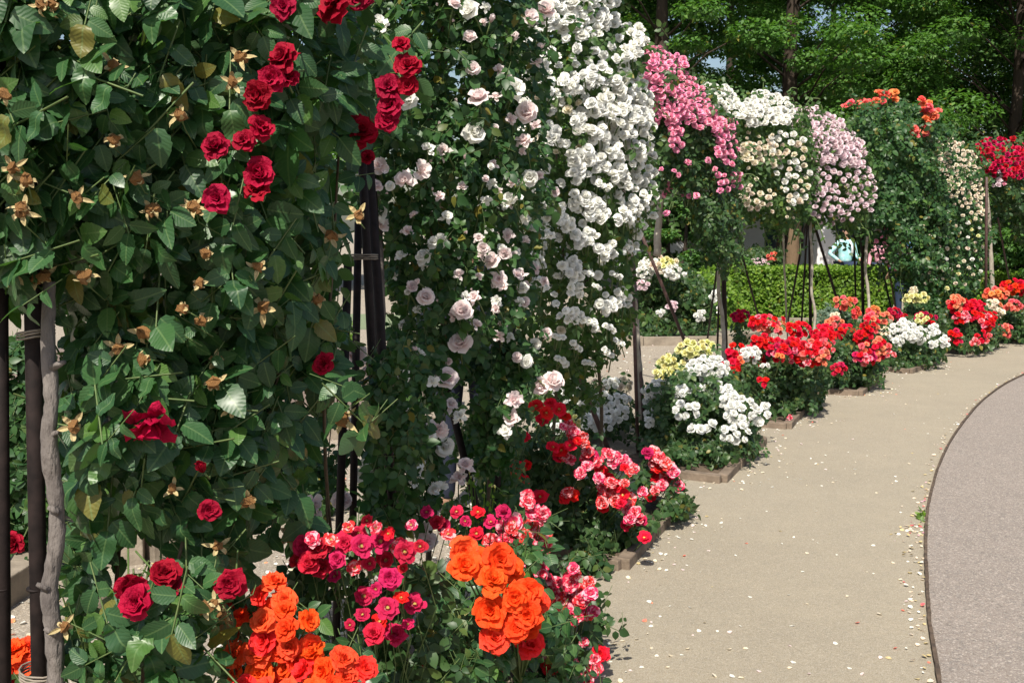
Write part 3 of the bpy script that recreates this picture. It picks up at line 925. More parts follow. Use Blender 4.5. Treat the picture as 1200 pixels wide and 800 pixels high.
# -- short brace seen at (540,550)
b = P(540, 560, 3.9); b[2] = 0
t = thing('rose_arch_support', b, 'dark leaning iron rods low behind the pale pink climber', 'rose support', 'iron supports of the climbing roses')
for (x0, y0, x1, y1, d) in ((505, 380, 556, 585, 3.9), (585, 300, 583, 560, 4.0)):
    a_, b_ = down(x0, y0, x1, y1, d)
    MB().tube([a_, b_], .015, 10).build('rod', M['iron'], t, b)

def tripod(label, rods, cane=None, mats='iron_brown'):
    d = rods[0][4]; b = P(rods[0][2], 400, d); b[2] = 0
    t = thing('rose_arch_support', b, label, 'rose support', 'iron supports of the climbing roses')
    for (x0, y0, x1, y1, d, r_) in rods:
        a_ = P(x0, y0, d); b_ = G(x1, y1) - np.array([0, 0, .03])
        ext = a_ + (a_ - b_) * .12
        MB().tube([ext, a_ * .5 + b_ * .5, b_], r_, 10).build('rod', M[mats], t, b)
    return t, b
tripod('slim brown iron rods beside the pale knobbly cane in front of the white roses', [(738, 200, 748, 535, 6.9, .013), (744, 330, 757, 530, 7.1, .012), (664, 402, 722, 545, 6.2, .017), (742, 250, 826, 455, 9.3, .016)])
tripod('iron rods below the pink roses, beside the blue grey cane', [(846, 250, 851, 432, 9.6, .026), (845, 280, 827, 410, 10.2, .012), (844, 300, 840, 428, 9.7, .012), (862, 270, 893, 385, 12.6, .015)], mats='iron')
tripod('tall narrow fan of iron rods before the hedge, under the blush white roses', [(947, 245, 921, 388, 12.6, .014), (947, 245, 938, 400, 11.6, .013), (949, 230, 950, 402, 11.6, .022), (954, 262, 997, 402, 11.8, .016)], mats='iron')
tripod('iron rods right of the turquoise clad person, beside a pale crooked cane', [(1009, 225, 1012, 395, 12.4, .022), (1000, 240, 1004, 395, 13.2, .013), (1022, 262, 1050, 384, 13.6, .014)], mats='iron')
tripod('thin iron rods at the right, left of the far straight cane', [(1156, 230, 1155, 400, 13.2, .018), (1172, 270, 1190, 365, 15.5, .014)])

# ================================================================== FOREGROUND CLIMBER (dark red)
FG = thing('climbing_rose', (P(70, 500, 2.0)[0], 2.0, 0), 'dark red climbing rose filling the left, large leaves and many spent brown heads', 'climbing rose', 'climbing roses on the arches')
fb = np.array(FG.location)
fg1 = Mass([(-60, -120), (440, -120), (432, -20), (436, 60), (418, 120), (414, 200), (402, 250), (398, 300), (385, 345), (395, 400), (330, 420), (250, 440), (180, 430), (110, 420), (70, 365), (45, 345), (0, 338), (-60, 340)], 1.95, 2.55, .28, 120, 0, 1)
fg2 = Mass([(85, 395), (220, 400), (400, 380), (398, 430), (385, 470), (372, 540), (335, 600), (300, 660), (260, 690), (215, 690), (205, 640), (160, 600), (120, 640), (100, 620), (95, 560), (78, 500), (75, 440)], 2.0, 2.6, .22, 70, .42, 5)
fg3 = Mass([(95, 830), (88, 770), (120, 720), (175, 690), (270, 690), (268, 740), (235, 830)], 1.95, 2.1, .15, 50, .1, 9)
fg4 = Mass([(75, 400), (105, 400), (118, 560), (112, 700), (90, 780), (78, 700), (80, 540)], 2.25, 2.25, .08, 14, .2, 4)
fg5 = Mass([(392, 440), (428, 455), (430, 500), (405, 520), (380, 500)], 2.2, 2.2, .06, 20, 0, 3)
add_foliage(FG, fb, [fg1, fg2, fg3, fg4, fg5], [820, 290, 64, 60, 5], .066, M['leaf_near'], 'near', 300, 'near', 22, upw=.35, front=.5)
# larger group of small shadowed leaves deep inside
o_ = add_foliage(FG, fb, [Mass(fg1.poly, 2.25, 2.85, .2, 100, 0, 2), Mass(fg2.poly, 2.3, 2.8, .15, 70, .5, 6)], [650, 160], .06, M['leaf_near'], 'mid')
# canes
for (kx, ky) in ((62, 430), (54, 512), (70, 600), (57, 690), (66, 742)):
    MB().tube([P(kx, ky, 1.87), P(kx + random.choice((-1, 1)) * 14, ky - 6, 1.86)], [.009, .004], 8).build('twig_stub', M['cane'], FG, fb)
cane_pts = [P(58, 330, 1.9), P(56, 400, 1.88), P(60, 470, 1.87), P(57, 520, 1.87), P(66, 590, 1.88), P(66, 640, 1.88), P(58, 690, 1.88), P(63, 740, 1.88), P(66, 800, 1.89), P(62, 900, 1.9), P(60, 1240, 1.92)]
poly_tube(cane_pts, [.011, .0135, .0135, .0155, .0145, .015, .017, .016, .017, .02], 'cane', 'cane', FG, fb, 16, .0010, 7)
for k, pts in enumerate([[(50, 340, 2.0), (90, 200, 2.1), (180, 60, 2.2), (300, -40, 2.3)], [(60, 345, 2.1), (160, 300, 2.15), (260, 180, 2.2), (330, 60, 2.25)],
                         [(120, 1050, 2.3), (140, 640, 2.25), (200, 420, 2.2), (300, 250, 2.3)], [(240, 1040, 2.4), (230, 700, 2.2), (300, 520, 2.3), (360, 330, 2.4)],
                         [(160, 1050, 2.2), (170, 760, 2.05), (200, 690, 2.05), (230, 560, 2.1)], [(395, 700, 2.7), (380, 500, 2.5), (390, 300, 2.5), (400, 120, 2.5)]]):
    poly_tube([P(*p) for p in pts], [.005, .005, .004, .003], 'stem_red', 'cane', FG, fb, 7, .001, 5)
reds = [(332, 8, 30), (394, 2, 50), (418, -6, 36), (332, 70, 36), (318, 92, 30), (303, 112, 34), (336, 92, 28), (306, 150, 30), (286, 165, 26), (303, 205, 36, 'rose'), (300, 222, 30),
        (470, 52, 20), (478, 78, 32), (455, 102, 30), (457, 124, 32), (424, 155, 38), (452, 142, 26), (431, 184, 16), (252, 172, 32), (254, 233, 34), (380, 426, 26),
        (238, 552, 28, 'bud'), (245, 598, 26), (152, 688, 36), (160, 706, 40), (193, 672, 36), (201, 686, 28), (270, 684, 36), (16, 636, 26), (478, 100, 24)]
def fgmass(x, y):
    return fg1 if y < 400 else (fg3 if y > 670 and x < 280 else fg2)
mb = MB()
for p in reds:
    x, y, s = p[:3]; kd = p[3] if len(p) > 3 else 'ruffle'
    if x > 440: d = 2.25
    elif x < 40: d = 2.5
    else: d = float(fgmass(x, y).front(x, y, .09)[0])
    pos = P(x, y, d); ax = outax(x, y, up=.1, spread=.3)
    sz = s * d / FPX * 1.15
    put_bloom(FG, fb, pos, ax, sz * (.8 if kd == 'bud' else 1), kd, 'red', 0)
    v = Vector(pos); a = ax.normalized()
    mb.tube([v - a * sz * .1, v - a * .05 + Vector((0, 0, .01)), v - a * .09 + Vector((-.02, .06, .05)), v + Vector((-.06, .16, .05))], .0022, 5)
# one wide open flower with separate petals, seen from the side
for (x, y, s) in ((178, 492, 62),):
    d = float(fg2.front(x, y, .06)[0]); put_bloom(FG, fb, P(x, y, d), (0.15, -.55, -.75), s * d / FPX * 1.1, 'loose', 'red', 0)
hips = [(49, 6), (62, 5), (132, 76), (6, 112), (211, 136), (283, 68), (273, 97), (133, 164), (15, 197), (32, 213), (26, 250), (91, 232), (161, 210), (177, 247), (227, 244), (26, 245), (17, 322), (38, 328), (52, 324), (100, 324),
        (182, 245), (229, 245), (241, 298), (233, 333), (215, 362), (236, 376), (171, 390), (138, 408), (168, 422), (254, 422), (250, 450), (86, 499), (271, 478), (202, 573), (289, 586), (75, 734), (341, 627), (251, 706), (262, 720), (240, 712),
        (420, 252), (388, 278), (303, 313), (373, 350), (308, 361), (402, 492), (300, 790), (255, 640)]
for x, y in hips:
    d = float(fgmass(x, y).front(x, y, .05)[0])
    if x > 395: d = 2.2
    if x < 90 and y > 480: d = 1.84
    pos = P(x, y, d); ax = outax(x, y, up=.25, spread=.45)
    s = random.uniform(.050, .072) * d / 1.75
    o = bpy.data.objects.new('seed_head', random.choice(HIPS)); COL.objects.link(o); o.parent = FG
    o.location = tuple(pos - fb); o.rotation_mode = 'QUATERNION'
    o.rotation_quaternion = ax.normalized().to_track_quat('Z', 'Y') @ Quaternion((0, 0, 1), random.uniform(0, 6.28)); o.scale = (s,) * 3
    v = Vector(pos); a = ax.normalized()
    mb.tube([v - a * s * .2, v - a * .035, v - a * .06 + Vector((random.uniform(-.03, .03), .05, -.01)), v + Vector((random.uniform(-.05, .05), .12, .02))], .0013, 5)
o = mb.build('flower_stalks', M['stem'], FG, fb); o['kind'] = 'stuff'

# ================================================================== PALE PINK CLIMBER
b = P(520, 400, 3.7); b[2] = 0
PK = thing('climbing_rose', b, 'pale pink climbing rose with scattered single blooms, right of the dark red one', 'climbing rose', 'climbing roses on the arches')
pk1 = Mass([(405, -120), (640, -120), (640, 60), (640, 200), (620, 380), (600, 410), (560, 425), (528, 440), (505, 400), (470, 395), (450, 330), (440, 300), (432, 260), (410, 240), (400, 100)], 3.45, 3.95, .38, 80, 0, 11)
pk2 = Mass([(455, 380), (520, 400), (528, 440), (520, 530), (510, 600), (480, 630), (440, 600), (420, 520), (425, 470), (440, 430)], 3.4, 3.5, .22, 40, .25, 12)
pk3 = Mass([(562, 420), (620, 400), (640, 440), (620, 480), (600, 540), (565, 560), (560, 500), (572, 450)], 3.8, 3.9, .2, 30, .35, 13)
pk4 = Mass([(345, 540), (420, 530), (430, 600), (380, 620), (340, 640), (330, 590)], 3.2, 3.3, .15, 30, .55, 14)
pk5 = Mass([(418, 425), (470, 400), (500, 440), (500, 560), (480, 640), (440, 650), (420, 600), (428, 520)], 2.86, 2.95, .08, 20, .15, 15)
pk6 = Mass([(530, 500), (600, 480), (615, 560), (600, 640), (545, 650), (520, 600)], 4.2, 4.3, .3, 30, .3, 16)
pk7 = Mass([(545, 420), (600, 420), (590, 520), (556, 520)], 3.8, 3.9, .2, 20, .2, 17)
add_foliage(PK, b, [pk1, pk2, pk3, pk4, pk5, pk6, pk7], [2500, 420, 300, 60, 190, 260, 120], .040, M['leaf_mid'], 'mid', 300, 'mid', 12, front=.45)
pkf = [(444, 31, 28, 'loose'), (394, 76, 20, 'loose'), (478, 118, 26), (554, 81, 18), (551, 13, 24), (532, 5, 16), (551, 44, 16), (561, 115, 26), (556, 156, 28), (501, 175, 20, 'loose'), (520, 177, 20, 'loose'), (444, 195, 24, 'loose'),
       (474, 212, 28, 'loose'), (493, 200, 26, 'loose'), (441, 218, 16), (457, 218, 14), (366, 235, 20, 'loose'), (444, 250, 24, 'loose'), (444, 264, 24, 'loose'), (423, 200, 18, 'loose'), (516, 282, 18), (509, 284, 18), (497, 301, 22), (483, 336, 16),
       (499, 348, 22), (542, 364, 26), (539, 402, 28), (523, 443, 28), (488, 410, 12, 'bud'), (416, 415, 30), (430, 435, 14), (539, 487, 20, 'loose'), (528, 474, 20, 'loose'), (514, 502, 30, 'loose'), (486, 497, 12), (410, 494, 9), (521, 523, 26), (526, 424, 10),
       (488, 555, 30, 'loose'), (514, 569, 22, 'loose'), (400, 586, 28), (366, 590, 26, 'loose', 'palepink'), (366, 606, 24, 'loose'), (460, 597, 22, 'loose'), (495, 619, 28, 'loose'), (501, 634, 26, 'loose'), (428, 553, 30, 'loose'), (508, 602, 16, 'loose'), (538, 560, 22, 'loose'), (545, 545, 22, 'loose'),
       (575, 26, 12, 'bud'), (602, 45, 18, 'bud'), (620, 21, 22), (640, 14, 26), (603, 105, 30, 'loose'), (618, 133, 26), (615, 166, 22, 'loose'), (621, 208, 22), (600, 236, 28, 'loose'), (577, 306, 22), (592, 297, 16), (584, 327, 22, 'loose'), (566, 291, 16), (582, 361, 14, 'loose'),
       (556, 348, 18, 'loose'), (550, 368, 12, 'loose'), (613, 338, 16), (615, 354, 14), (610, 322, 16, 'loose'), (585, 394, 16, 'loose'), (627, 403, 16), (640, 390, 14), (617, 424, 18), (606, 419, 14), (634, 452, 24), (647, 447, 26), (601, 469, 24, 'loose'), (600, 490, 22, 'loose'), (592, 505, 18, 'loose'),
       (390, 300, 8, 'loose'), (278, 355, 20, 'loose'), (569, 210, 10), (575, 195, 9), (600, 215, 14, 'loose'), (580, 150, 10), (650, 225, 12), (638, 330, 12, 'loose'), (505, 510, 14, 'loose'), (489, 330, 8), (478, 342, 9)]
def pkmass(x, y):
    if y < 410 and x > 405: return pk1
    if x < 430 and y > 530: return pk4
    return pk2 if x < 552 else pk3
for p in pkf:
    ms = pkmass(p[0], p[1])
    key_blooms(PK, b, ms, [p], 'rose', 'palepink' if random.random() < .7 else 'white', 1, up=.3, extra=.04)
fill_blooms(PK, b, pk1, [(560, 0), (640, 0), (640, 380), (600, 400), (560, 330)], 34, 13, 'loose', 'palepink', 2, colors=['palepink', 'white'], mind=1.2)
fill_blooms(PK, b, pk1, [(450, 250), (600, 200), (620, 400), (540, 420), (460, 380)], 26, 14, 'loose', 'white', 1, colors=['palepink', 'white', 'purewhite'], mind=1.4)
fill_blooms(PK, b, pk2, [(470, 400), (530, 440), (520, 600), (480, 620), (450, 560)], 12, 18, 'loose', 'white', 1, mind=1.2)
fill_blooms(PK, b, pk1, [(440, 0), (560, 0), (560, 400), (450, 330)], 16, 7, 'bud', 'palepink', 2, mind=3)
for pts, r_ in (([(500, 760, 3.6), (505, 600, 3.6), (520, 400, 3.6), (500, 200, 3.5), (520, 20, 3.5)], .012), ([(460, 780, 3.5), (462, 560, 3.4), (448, 420, 3.3), (446, 330, 3.3), (440, 200, 3.4)], .02),
                 ([(570, 760, 3.9), (575, 520, 3.9), (590, 300, 3.8), (570, 60, 3.7)], .010), ([(400, 780, 3.2), (385, 640, 3.2), (383, 560, 3.2), (395, 440, 3.3)], .003)):
    pp = [P(*p) for p in pts]; poly_tube(pp, [r_, r_ * .8, r_ * .5], 'cane' if r_ > .015 else 'stem_red', 'cane', PK, b, 8, .002, 5)

# ================================================================== WHITE CLIMBER
b = P(690, 400, 5.4); b[2] = 0
WH = thing('climbing_rose', b, 'tall white climbing rose densely covered in small double blooms up to the top edge', 'climbing rose', 'climbing roses on the arches')
wh1 = Mass([(600, -140), (715, -140), (728, -20), (726, 40), (752, 30), (762, 55), (750, 90), (768, 130), (764, 180), (766, 230), (755, 270), (746, 300), (735, 350), (742, 380), (728, 420), (705, 440), (680, 430), (660, 440), (640, 420), (620, 380), (600, 300)], 5.0, 5.6, .5, 50, .1, 21)
add_foliage(WH, b, [wh1, Mass([(625, 400), (730, 400), (720, 440), (700, 490), (660, 470), (640, 500), (620, 470)], 5.2, 5.5, .25, 30, .5, 22)], [2200, 140], .042, M['leaf_olive'], 'mid', 150, 'mid', 12, front=.4)
whk = [(748, 42, 26), (740, 60, 24), (693, 90, 28), (670, 100, 22), (652, 107, 18), (680, 146, 24), (701, 158, 26), (680, 182, 30), (650, 162, 26), (702, 124, 26), (702, 192, 24), (680, 205, 24), (727, 205, 24), (721, 177, 20), (751, 175, 26), (707, 218, 18), (678, 234, 26), (699, 246, 28), (761, 227, 20), (749, 243, 22),
       (699, 249, 28), (683, 278, 26), (694, 272, 18), (731, 257, 20), (711, 292, 26), (739, 292, 16), (668, 312, 24), (673, 322, 20), (675, 340, 20), (669, 369, 22), (675, 366, 18), (711, 357, 24), (729, 348, 22), (715, 383, 16), (690, 376, 18), (675, 406, 16), (659, 422, 18), (725, 401, 14), (712, 413, 16), (655, 252, 22), (664, 262, 20), (640, 272, 20), (629, 334, 20), (600, 270, 18),
       (731, 357, 16), (736, 250, 20), (745, 260, 18), (722, 322, 14), (700, 335, 12), (690, 320, 12), (655, 395, 14), (690, 425, 14), (630, 300, 16), (624, 306, 16), (733, 95, 28), (738, 110, 28), (745, 130, 28), (722, 130, 24), (735, 150, 28), (757, 148, 24)]
whc = []
for (x_, y_, s_) in whk:
    m_ = 5 if s_ >= 20 else 3
    for q_ in range(m_):
        a_ = q_ * 6.283 / (m_ - 1) + random.random() if q_ else 0; rr_ = s_ * .36 if q_ else 0
        whc.append((x_ + math.cos(a_) * rr_, y_ + math.sin(a_) * rr_ * .9, s_ * random.uniform(.48, .62)))
random.shuffle(whc)
key_blooms(WH, b, wh1, whc[:150], 'pom', 'white', 1, up=.4, extra=.08)
key_blooms(WH, b, wh1, whc[150:], 'pom', 'purewhite', 1, up=.4, extra=.08)
n1 = fill_blooms(WH, b, wh1, [(640, -20), (725, -20), (722, 30), (700, 42), (690, 45), (650, 30), (630, 40)], 75, 14, 'pom', 'white', 1, up=.6, mind=.55, colors=['white', 'purewhite'])
n2 = fill_blooms(WH, b, wh1, [(720, 90), (745, 60), (766, 130), (764, 250), (740, 300), (712, 200), (700, 120)], 95, 13, 'pom', 'white', 1, mind=.6)
fill_blooms(WH, b, wh1, [(605, -10), (690, 10), (755, 40), (750, 120), (700, 150), (640, 110), (600, 60)], 60, 13, 'pom', 'purewhite', 1, up=.6, mind=.8)
fill_blooms(WH, b, wh1, [(600, 90), (640, 60), (700, 100), (700, 300), (660, 380), (610, 300)], 60, 13, 'pom', 'purewhite', 1, up=.5, mind=.9)
n3 = fill_blooms(WH, b, wh1, [(610, 30), (700, 60), (720, 200), (730, 400), (690, 430), (650, 400), (620, 300)], 55, 11, 'pom', 'white', 1, mind=.95, colors=['white', 'white', 'purewhite', 'cream'])
for pts, r_ in (([(700, 640, 5.6), (705, 480, 5.6), (690, 300, 5.5), (700, 60, 5.4)], .012), ([(640, 640, 5.2), (650, 480, 5.2), (660, 300, 5.2), (640, 60, 5.1)], .010),
                 ([(756, 528, 7.0), (752, 480, 7.0), (750, 440, 7.0), (746, 400, 6.9), (746, 370, 6.9), (740, 335, 6.8), (738, 300, 6.6), (735, 240, 6.4)], .024)):
    pp = [P(*p) for p in pts]
    if r_ > .02: pp[0] = G(757, 529)
    poly_tube(pp, [r_, r_ * .9, r_ * .7, r_ * .5], 'cane_far' if r_ > .02 else 'stem_red', 'cane', WH, b, 9, .004 if r_ > .02 else .002, 5)

# ================================================================== FARTHER CLIMBERS
def climber(label, bx, d, masses, counts, size, mat='leaf_mid', tpl='low', canes=(), cmat='cane_far'):
    b = P(bx, 400, d); b[2] = 0
    t = thing('climbing_rose', b, label, 'climbing rose', 'climbing roses on the arches')
    add_foliage(t, b, masses, counts, size, M[mat], tpl, 0, front=.4)
    mbs = MB(); LP = []
    for _ in range(16):
        m_ = masses[0]; k_ = random.randrange(len(m_.poly)); q_ = m_.poly[k_] * .7 + m_.poly[(k_ + 1) % len(m_.poly)] * .3
        o_ = q_ - m_.c; o_ = o_ / max(np.hypot(*o_), 1); L_ = random.uniform(8, 24) * (1 if q_[1] < m_.c[1] else 1.3)
        dd_ = d + random.uniform(-.5, .5) * m_.T; e1 = q_ + o_ * L_ * .6 + np.array([0, -L_ * .25]); e2 = q_ + o_ * L_ + np.array([random.uniform(-5, 5), random.uniform(-2, 10)])
        pa = [P(*(q_ - o_ * 12), dd_), P(*q_, dd_), P(*e1, dd_), P(*e2, dd_)]; mbs.tube(smooth_curve(pa, 3), .006, 4)
        for z_ in np.linspace(0, 1, 9): LP.append(np.array(pa[1]) * (1 - z_) ** 2 + 2 * z_ * (1 - z_) * np.array(pa[2]) + z_ * z_ * np.array(pa[3]) + rng.normal(0, .03, 3))
    o = mbs.build('shoots', M['stem'], t, b); o['kind'] = 'stuff'
    LP = np.array(LP); leaf_object('shoot_leaves', tpl, LP, frames(rng.normal(0, .6, LP.shape) + np.array([0, -.5, .8]), rng.normal(0, .8, LP.shape)), size * rng.uniform(.7, 1.2, len(LP)), M[mat], t, b)
    for pts, r_ in canes:
        pp = [P(*p) for p in pts]
        if pp[0][2] < .6: pp[0] = pp[0] * np.array([1, 1, 0])
        poly_tube(pp, [r_, r_ * .9, r_ * .8], cmat, 'cane', t, b, 8, .004, 5)
    return t, b
# pink
pi1 = Mass([(752, 55), (775, 62), (795, 80), (815, 100), (840, 120), (862, 145), (866, 190), (865, 240), (870, 290), (850, 325), (820, 300), (812, 260), (800, 225), (782, 215), (765, 230), (762, 180), (764, 130), (752, 90)], 7.8, 8.8, .45, 30, .12, 31)
pi2 = Mass([(795, 190), (860, 200), (870, 290), (862, 330), (835, 325), (815, 290), (790, 262)], 8.6, 9.2, .35, 30, .6, 32)
t, b = climber('bright pink rambling rose with dense trusses cascading down the arch', 850, 9.4, [pi1, pi2], [1500, 320], .05, 'leaf_bush', canes=[([(850, 432, 9.6), (848, 400, 9.6), (846, 370, 9.6), (842, 335, 9.5), (846, 250, 9.3), (845, 160, 9.0)], .022), ([(770, 300, 8.2), (772, 260, 8.2), (780, 160, 8.2), (770, 80, 8.1)], .03)])
pinks = [(745, 60), (762, 54), (790, 72), (802, 82), (815, 105), (838, 128), (836, 145), (820, 150), (800, 138), (796, 160), (778, 130), (764, 135), (752, 112), (760, 85)]
k1 = fill_blooms(t, b, pi1, [(752, 52), (772, 60), (802, 68), (804, 84), (820, 104), (836, 128), (836, 146), (815, 150), (798, 142), (796, 160), (786, 155), (780, 128), (766, 145), (760, 146), (752, 108), (760, 80)], 215, 9.5, 'pom', 'pink', 2, up=.5, mind=.55, extra=.06)
fill_blooms(t, b, pi1, [(836, 142), (860, 142), (862, 180), (858, 194), (846, 190), (840, 165)], 46, 9, 'pom', 'pink', 2, up=.4, mind=.6, extra=.06)
fill_blooms(t, b, pi1, [(790, 150), (798, 150), (796, 176), (786, 178)], 10, 8, 'pom', 'pink', 2, extra=.05)
fill_blooms(t, b, pi1, [(840, 205), (866, 203), (866, 222), (845, 226)], 16, 8, 'pom', 'pink', 2, extra=.05)
for (x, y, s) in ((806, 190, 10), (830, 188, 8), (838, 198, 7), (781, 250, 9), (808, 230, 8), (816, 229, 9), (801, 229, 8), (779, 228, 8), (785, 222, 9), (782, 215, 8), (795, 205, 7), (790, 200, 7), (775, 198, 6)):
    key_blooms(t, b, pi1, [(x, y, s)], 'pom', 'pink', 2)
# hanging bare shoot of the pink rose
# white-cream upper arch
wc1 = Mass([(822, 100), (850, 106), (865, 118), (885, 112), (915, 115), (935, 128), (950, 140), (958, 200), (950, 245), (935, 265), (915, 275), (900, 270), (885, 255), (862, 268), (858, 215), (862, 160), (840, 130), (820, 120)], 9.6, 10.8, .5, 26, 0, 41)
t, b = climber('creamy white rambling rose between the pink and the blush arches', 905, 10.6, [wc1], [1300], .055, 'leaf_olive', canes=[([(925, 388, 12.3), (920, 330, 11.6), (915, 240, 11.0), (900, 160, 10.6)], .012)])
fill_blooms(t, b, wc1, [(822, 100), (850, 104), (864, 116), (862, 135), (845, 132), (824, 118)], 55, 9, 'pom', 'white', 2, up=.5, mind=.55, extra=.06)
fill_blooms(t, b, wc1, [(868, 122), (890, 110), (915, 114), (928, 125), (926, 140), (905, 145), (880, 145), (870, 135)], 75, 10, 'pom', 'white', 2, up=.6, mind=.5, extra=.08)
fill_blooms(t, b, wc1, [(866, 168), (910, 170), (920, 182), (905, 190), (880, 190), (870, 182)], 28, 8, 'pom', 'cream', 2, mind=.7, extra=.06)
fill_blooms(t, b, wc1, [(905, 150), (945, 160), (950, 235), (930, 240), (905, 200)], 40, 8, 'pom', 'cream', 2, mind=.9, extra=.05, colors=['cream', 'white'])
fill_blooms(t, b, wc1, [(842, 222), (900, 222), (905, 240), (890, 245), (850, 240)], 22, 8, 'pom', 'cream', 2, mind=.8, extra=.05)
fill_blooms(t, b, wc1, [(870, 150), (920, 150), (930, 260), (880, 250)], 30, 5, 'pom', 'cream', 2, mind=1.3, extra=.03)
# blush
bl1 = Mass([(925, 128), (955, 132), (985, 145), (1010, 165), (1025, 195), (1026, 240), (1018, 262), (1000, 280), (985, 262), (965, 262), (948, 262), (935, 240), (928, 190)], 11.4, 12.4, .55, 26, 0, 51)
t, b = climber('blush white rambling rose arching over the fan of iron rods', 950, 11.7, [bl1], [1100], .06, 'leaf_olive', canes=[([(951, 402, 11.6), (955, 370, 11.6), (951, 340, 11.6), (952, 300, 11.6), (950, 270, 11.6), (955, 200, 11.8)], .018)])
fill_blooms(t, b, bl1, [(928, 130), (955, 130), (985, 145), (1008, 165), (1014, 190), (1000, 195), (985, 185), (965, 188), (940, 180), (930, 150)], 185, 9, 'pom', 'blush', 2, up=.5, mind=.52, extra=.08)
fill_blooms(t, b, bl1, [(940, 185), (1000, 190), (1022, 200), (1024, 240), (1010, 245), (1000, 260), (960, 258), (940, 230)], 85, 8, 'pom', 'blush', 2, up=.4, mind=.85, extra=.05)
# tall green arch with orange tops
gr1 = Mass([(992, 122), (1030, 118), (1060, 120), (1090, 128), (1112, 148), (1122, 190), (1120, 250), (1118, 330), (1100, 385), (1070, 372), (1058, 320), (1050, 330), (1038, 300), (1028, 270), (1020, 300), (1012, 270), (1020, 200), (1005, 160)], 12.6, 13.8, .7, 30, .08, 61)
t, b = climber('tall green climbing rose topped with orange and coral blooms', 1013, 12.9, [gr1], [2100], .07, 'leaf_mid', canes=[([(1020, 398, 12.4), (1018, 350, 12.6), (1014, 310, 12.6), (1017, 260, 12.6), (1012, 215, 12.7)], .020), ([(1080, 385, 13.6), (1082, 320, 13.6), (1078, 250, 13.5), (1060, 150, 13.4)], .03), ([(1096, 385, 13.7), (1098, 320, 13.6), (1100, 250, 13.5), (1090, 170, 13.4)], .025)])
for (cx, cy, rx, ry, n, cl) in ((1003, 124, 12, 6, 9, 'coral'), (1018, 121, 8, 5, 6, 'coral'), (1038, 115, 14, 7, 14, 'peach'), (1086, 124, 7, 8, 7, 'peach'), (1094, 132, 8, 9, 8, 'coral'), (1088, 140, 8, 5, 6, 'peach'), (1064, 153, 6, 5, 5, 'coral'), (1078, 154, 9, 5, 8, 'coral')):
    for _ in range(n):
        x, y = cx + random.uniform(-1, 1) * rx, cy + random.uniform(-1, 1) * ry
        put_bloom(t, b, P(x, y, 12.9 - random.uniform(0, .2)), outax(x, y, up=.8), random.uniform(8, 11) * 12.9 / FPX, 'ruffle', cl, 2)
mbs = MB()
for x0, y0 in ((1003, 126), (1035, 118), (1042, 118), (1090, 135), (1075, 156), (1086, 126)): mbs.tube([P(x0, y0, 12.9), P(x0 - 3, y0 + 30, 13.0), P(x0 - 2, y0 + 60, 13.2)], .008, 5)
mbs.build('shoot', M['stem'], t, b)
# cream arch
cr1 = Mass([(1078, 168), (1110, 160), (1140, 172), (1155, 200), (1158, 260), (1155, 310), (1140, 350), (1125, 372), (1095, 380), (1075, 350), (1068, 300), (1070, 240), (1065, 200)], 13.4, 14.4, .6, 28, .05, 71)
t, b = climber('cream yellow rambling rose sprinkled with tiny blooms, fourth arch from the pink one', 1160, 14.2, [cr1], [1500], .07, 'leaf_mid', canes=[([(1163, 392, 14.4), (1163, 340, 14.4), (1160, 280, 14.4), (1156, 220, 14.3)], .035)])
fill_blooms(t, b, cr1, [(1082, 165), (1108, 158), (1142, 178), (1152, 230), (1150, 260), (1120, 240), (1100, 200), (1080, 190)], 130, 5.5, 'pom', 'cream', 2, up=.5, mind=.75, extra=.06)
fill_blooms(t, b, cr1, [(1030, 225), (1070, 220), (1150, 260), (1150, 330), (1110, 340), (1075, 330), (1060, 300)], 90, 5, 'pom', 'cream', 2, mind=1.7, extra=.05, colors=['cream', 'cream', 'white', 'yellow'])
# pinkish drooping shoots by the far people
dr1 = Mass([(1022, 262), (1040, 262), (1062, 285), (1070, 320), (1062, 330), (1040, 310), (1030, 320), (1022, 290)], 12.9, 13.3, .3, 16, .3, 73)
t, b = climber('thin climbing rose with dull pink faded blooms hanging before the pink clad person', 1042, 13.2, [dr1], [130], .06, 'leaf_bush', canes=[([(1056, 392, 13.4), (1048, 350, 13.3), (1040, 310, 13.2), (1030, 250, 13.0)], .014)], cmat='stem_red')
fill_blooms(t, b, dr1, [(1024, 264), (1042, 262), (1068, 290), (1066, 318), (1045, 315), (1030, 310)], 34, 6, 'pom', 'blush', 2, mind=1.0, colors=['blush', 'pink'])
# magenta far right
mg1 = Mass([(1140, 168), (1165, 162), (1190, 170), (1260, 165), (1300, 200), (1290, 270), (1220, 262), (1190, 250), (1165, 245), (1158, 225), (1150, 205)], 14.8, 16.5, .7, 26, 0, 81)
t, b = climber('magenta red rambling rose at the right edge of the picture', 1205, 15.6, [mg1, Mass([(1158, 235), (1215, 230), (1230, 300), (1195, 285), (1175, 262)], 15.4, 16, .35, 24, .35, 82)], [1300, 160], .075, 'leaf_bush', canes=[([(1215, 398, 15.6), (1213, 330, 15.6), (1210, 240, 15.6)], .04)])
fill_blooms(t, b, mg1, [(1142, 168), (1166, 162), (1195, 168), (1240, 170), (1240, 212), (1195, 206), (1150, 200)], 170, 7, 'pom', 'magenta', 2, up=.5, mind=.66, extra=.08)
fill_blooms(t, b, mg1, [(1150, 200), (1175, 198), (1178, 216), (1156, 218)], 14, 7, 'pom', 'magenta', 2, extra=.05, colors=['magenta', 'blush', 'pink'])

# ================================================================== BUSHES (beds)
T = lambda cx, cy, rx, ry, d, n, px, kind='ruffle', color='scarlet', **kw: (cx, cy, rx, ry, d, dict(n=n, px=px, kind=kind, color=color, **kw))
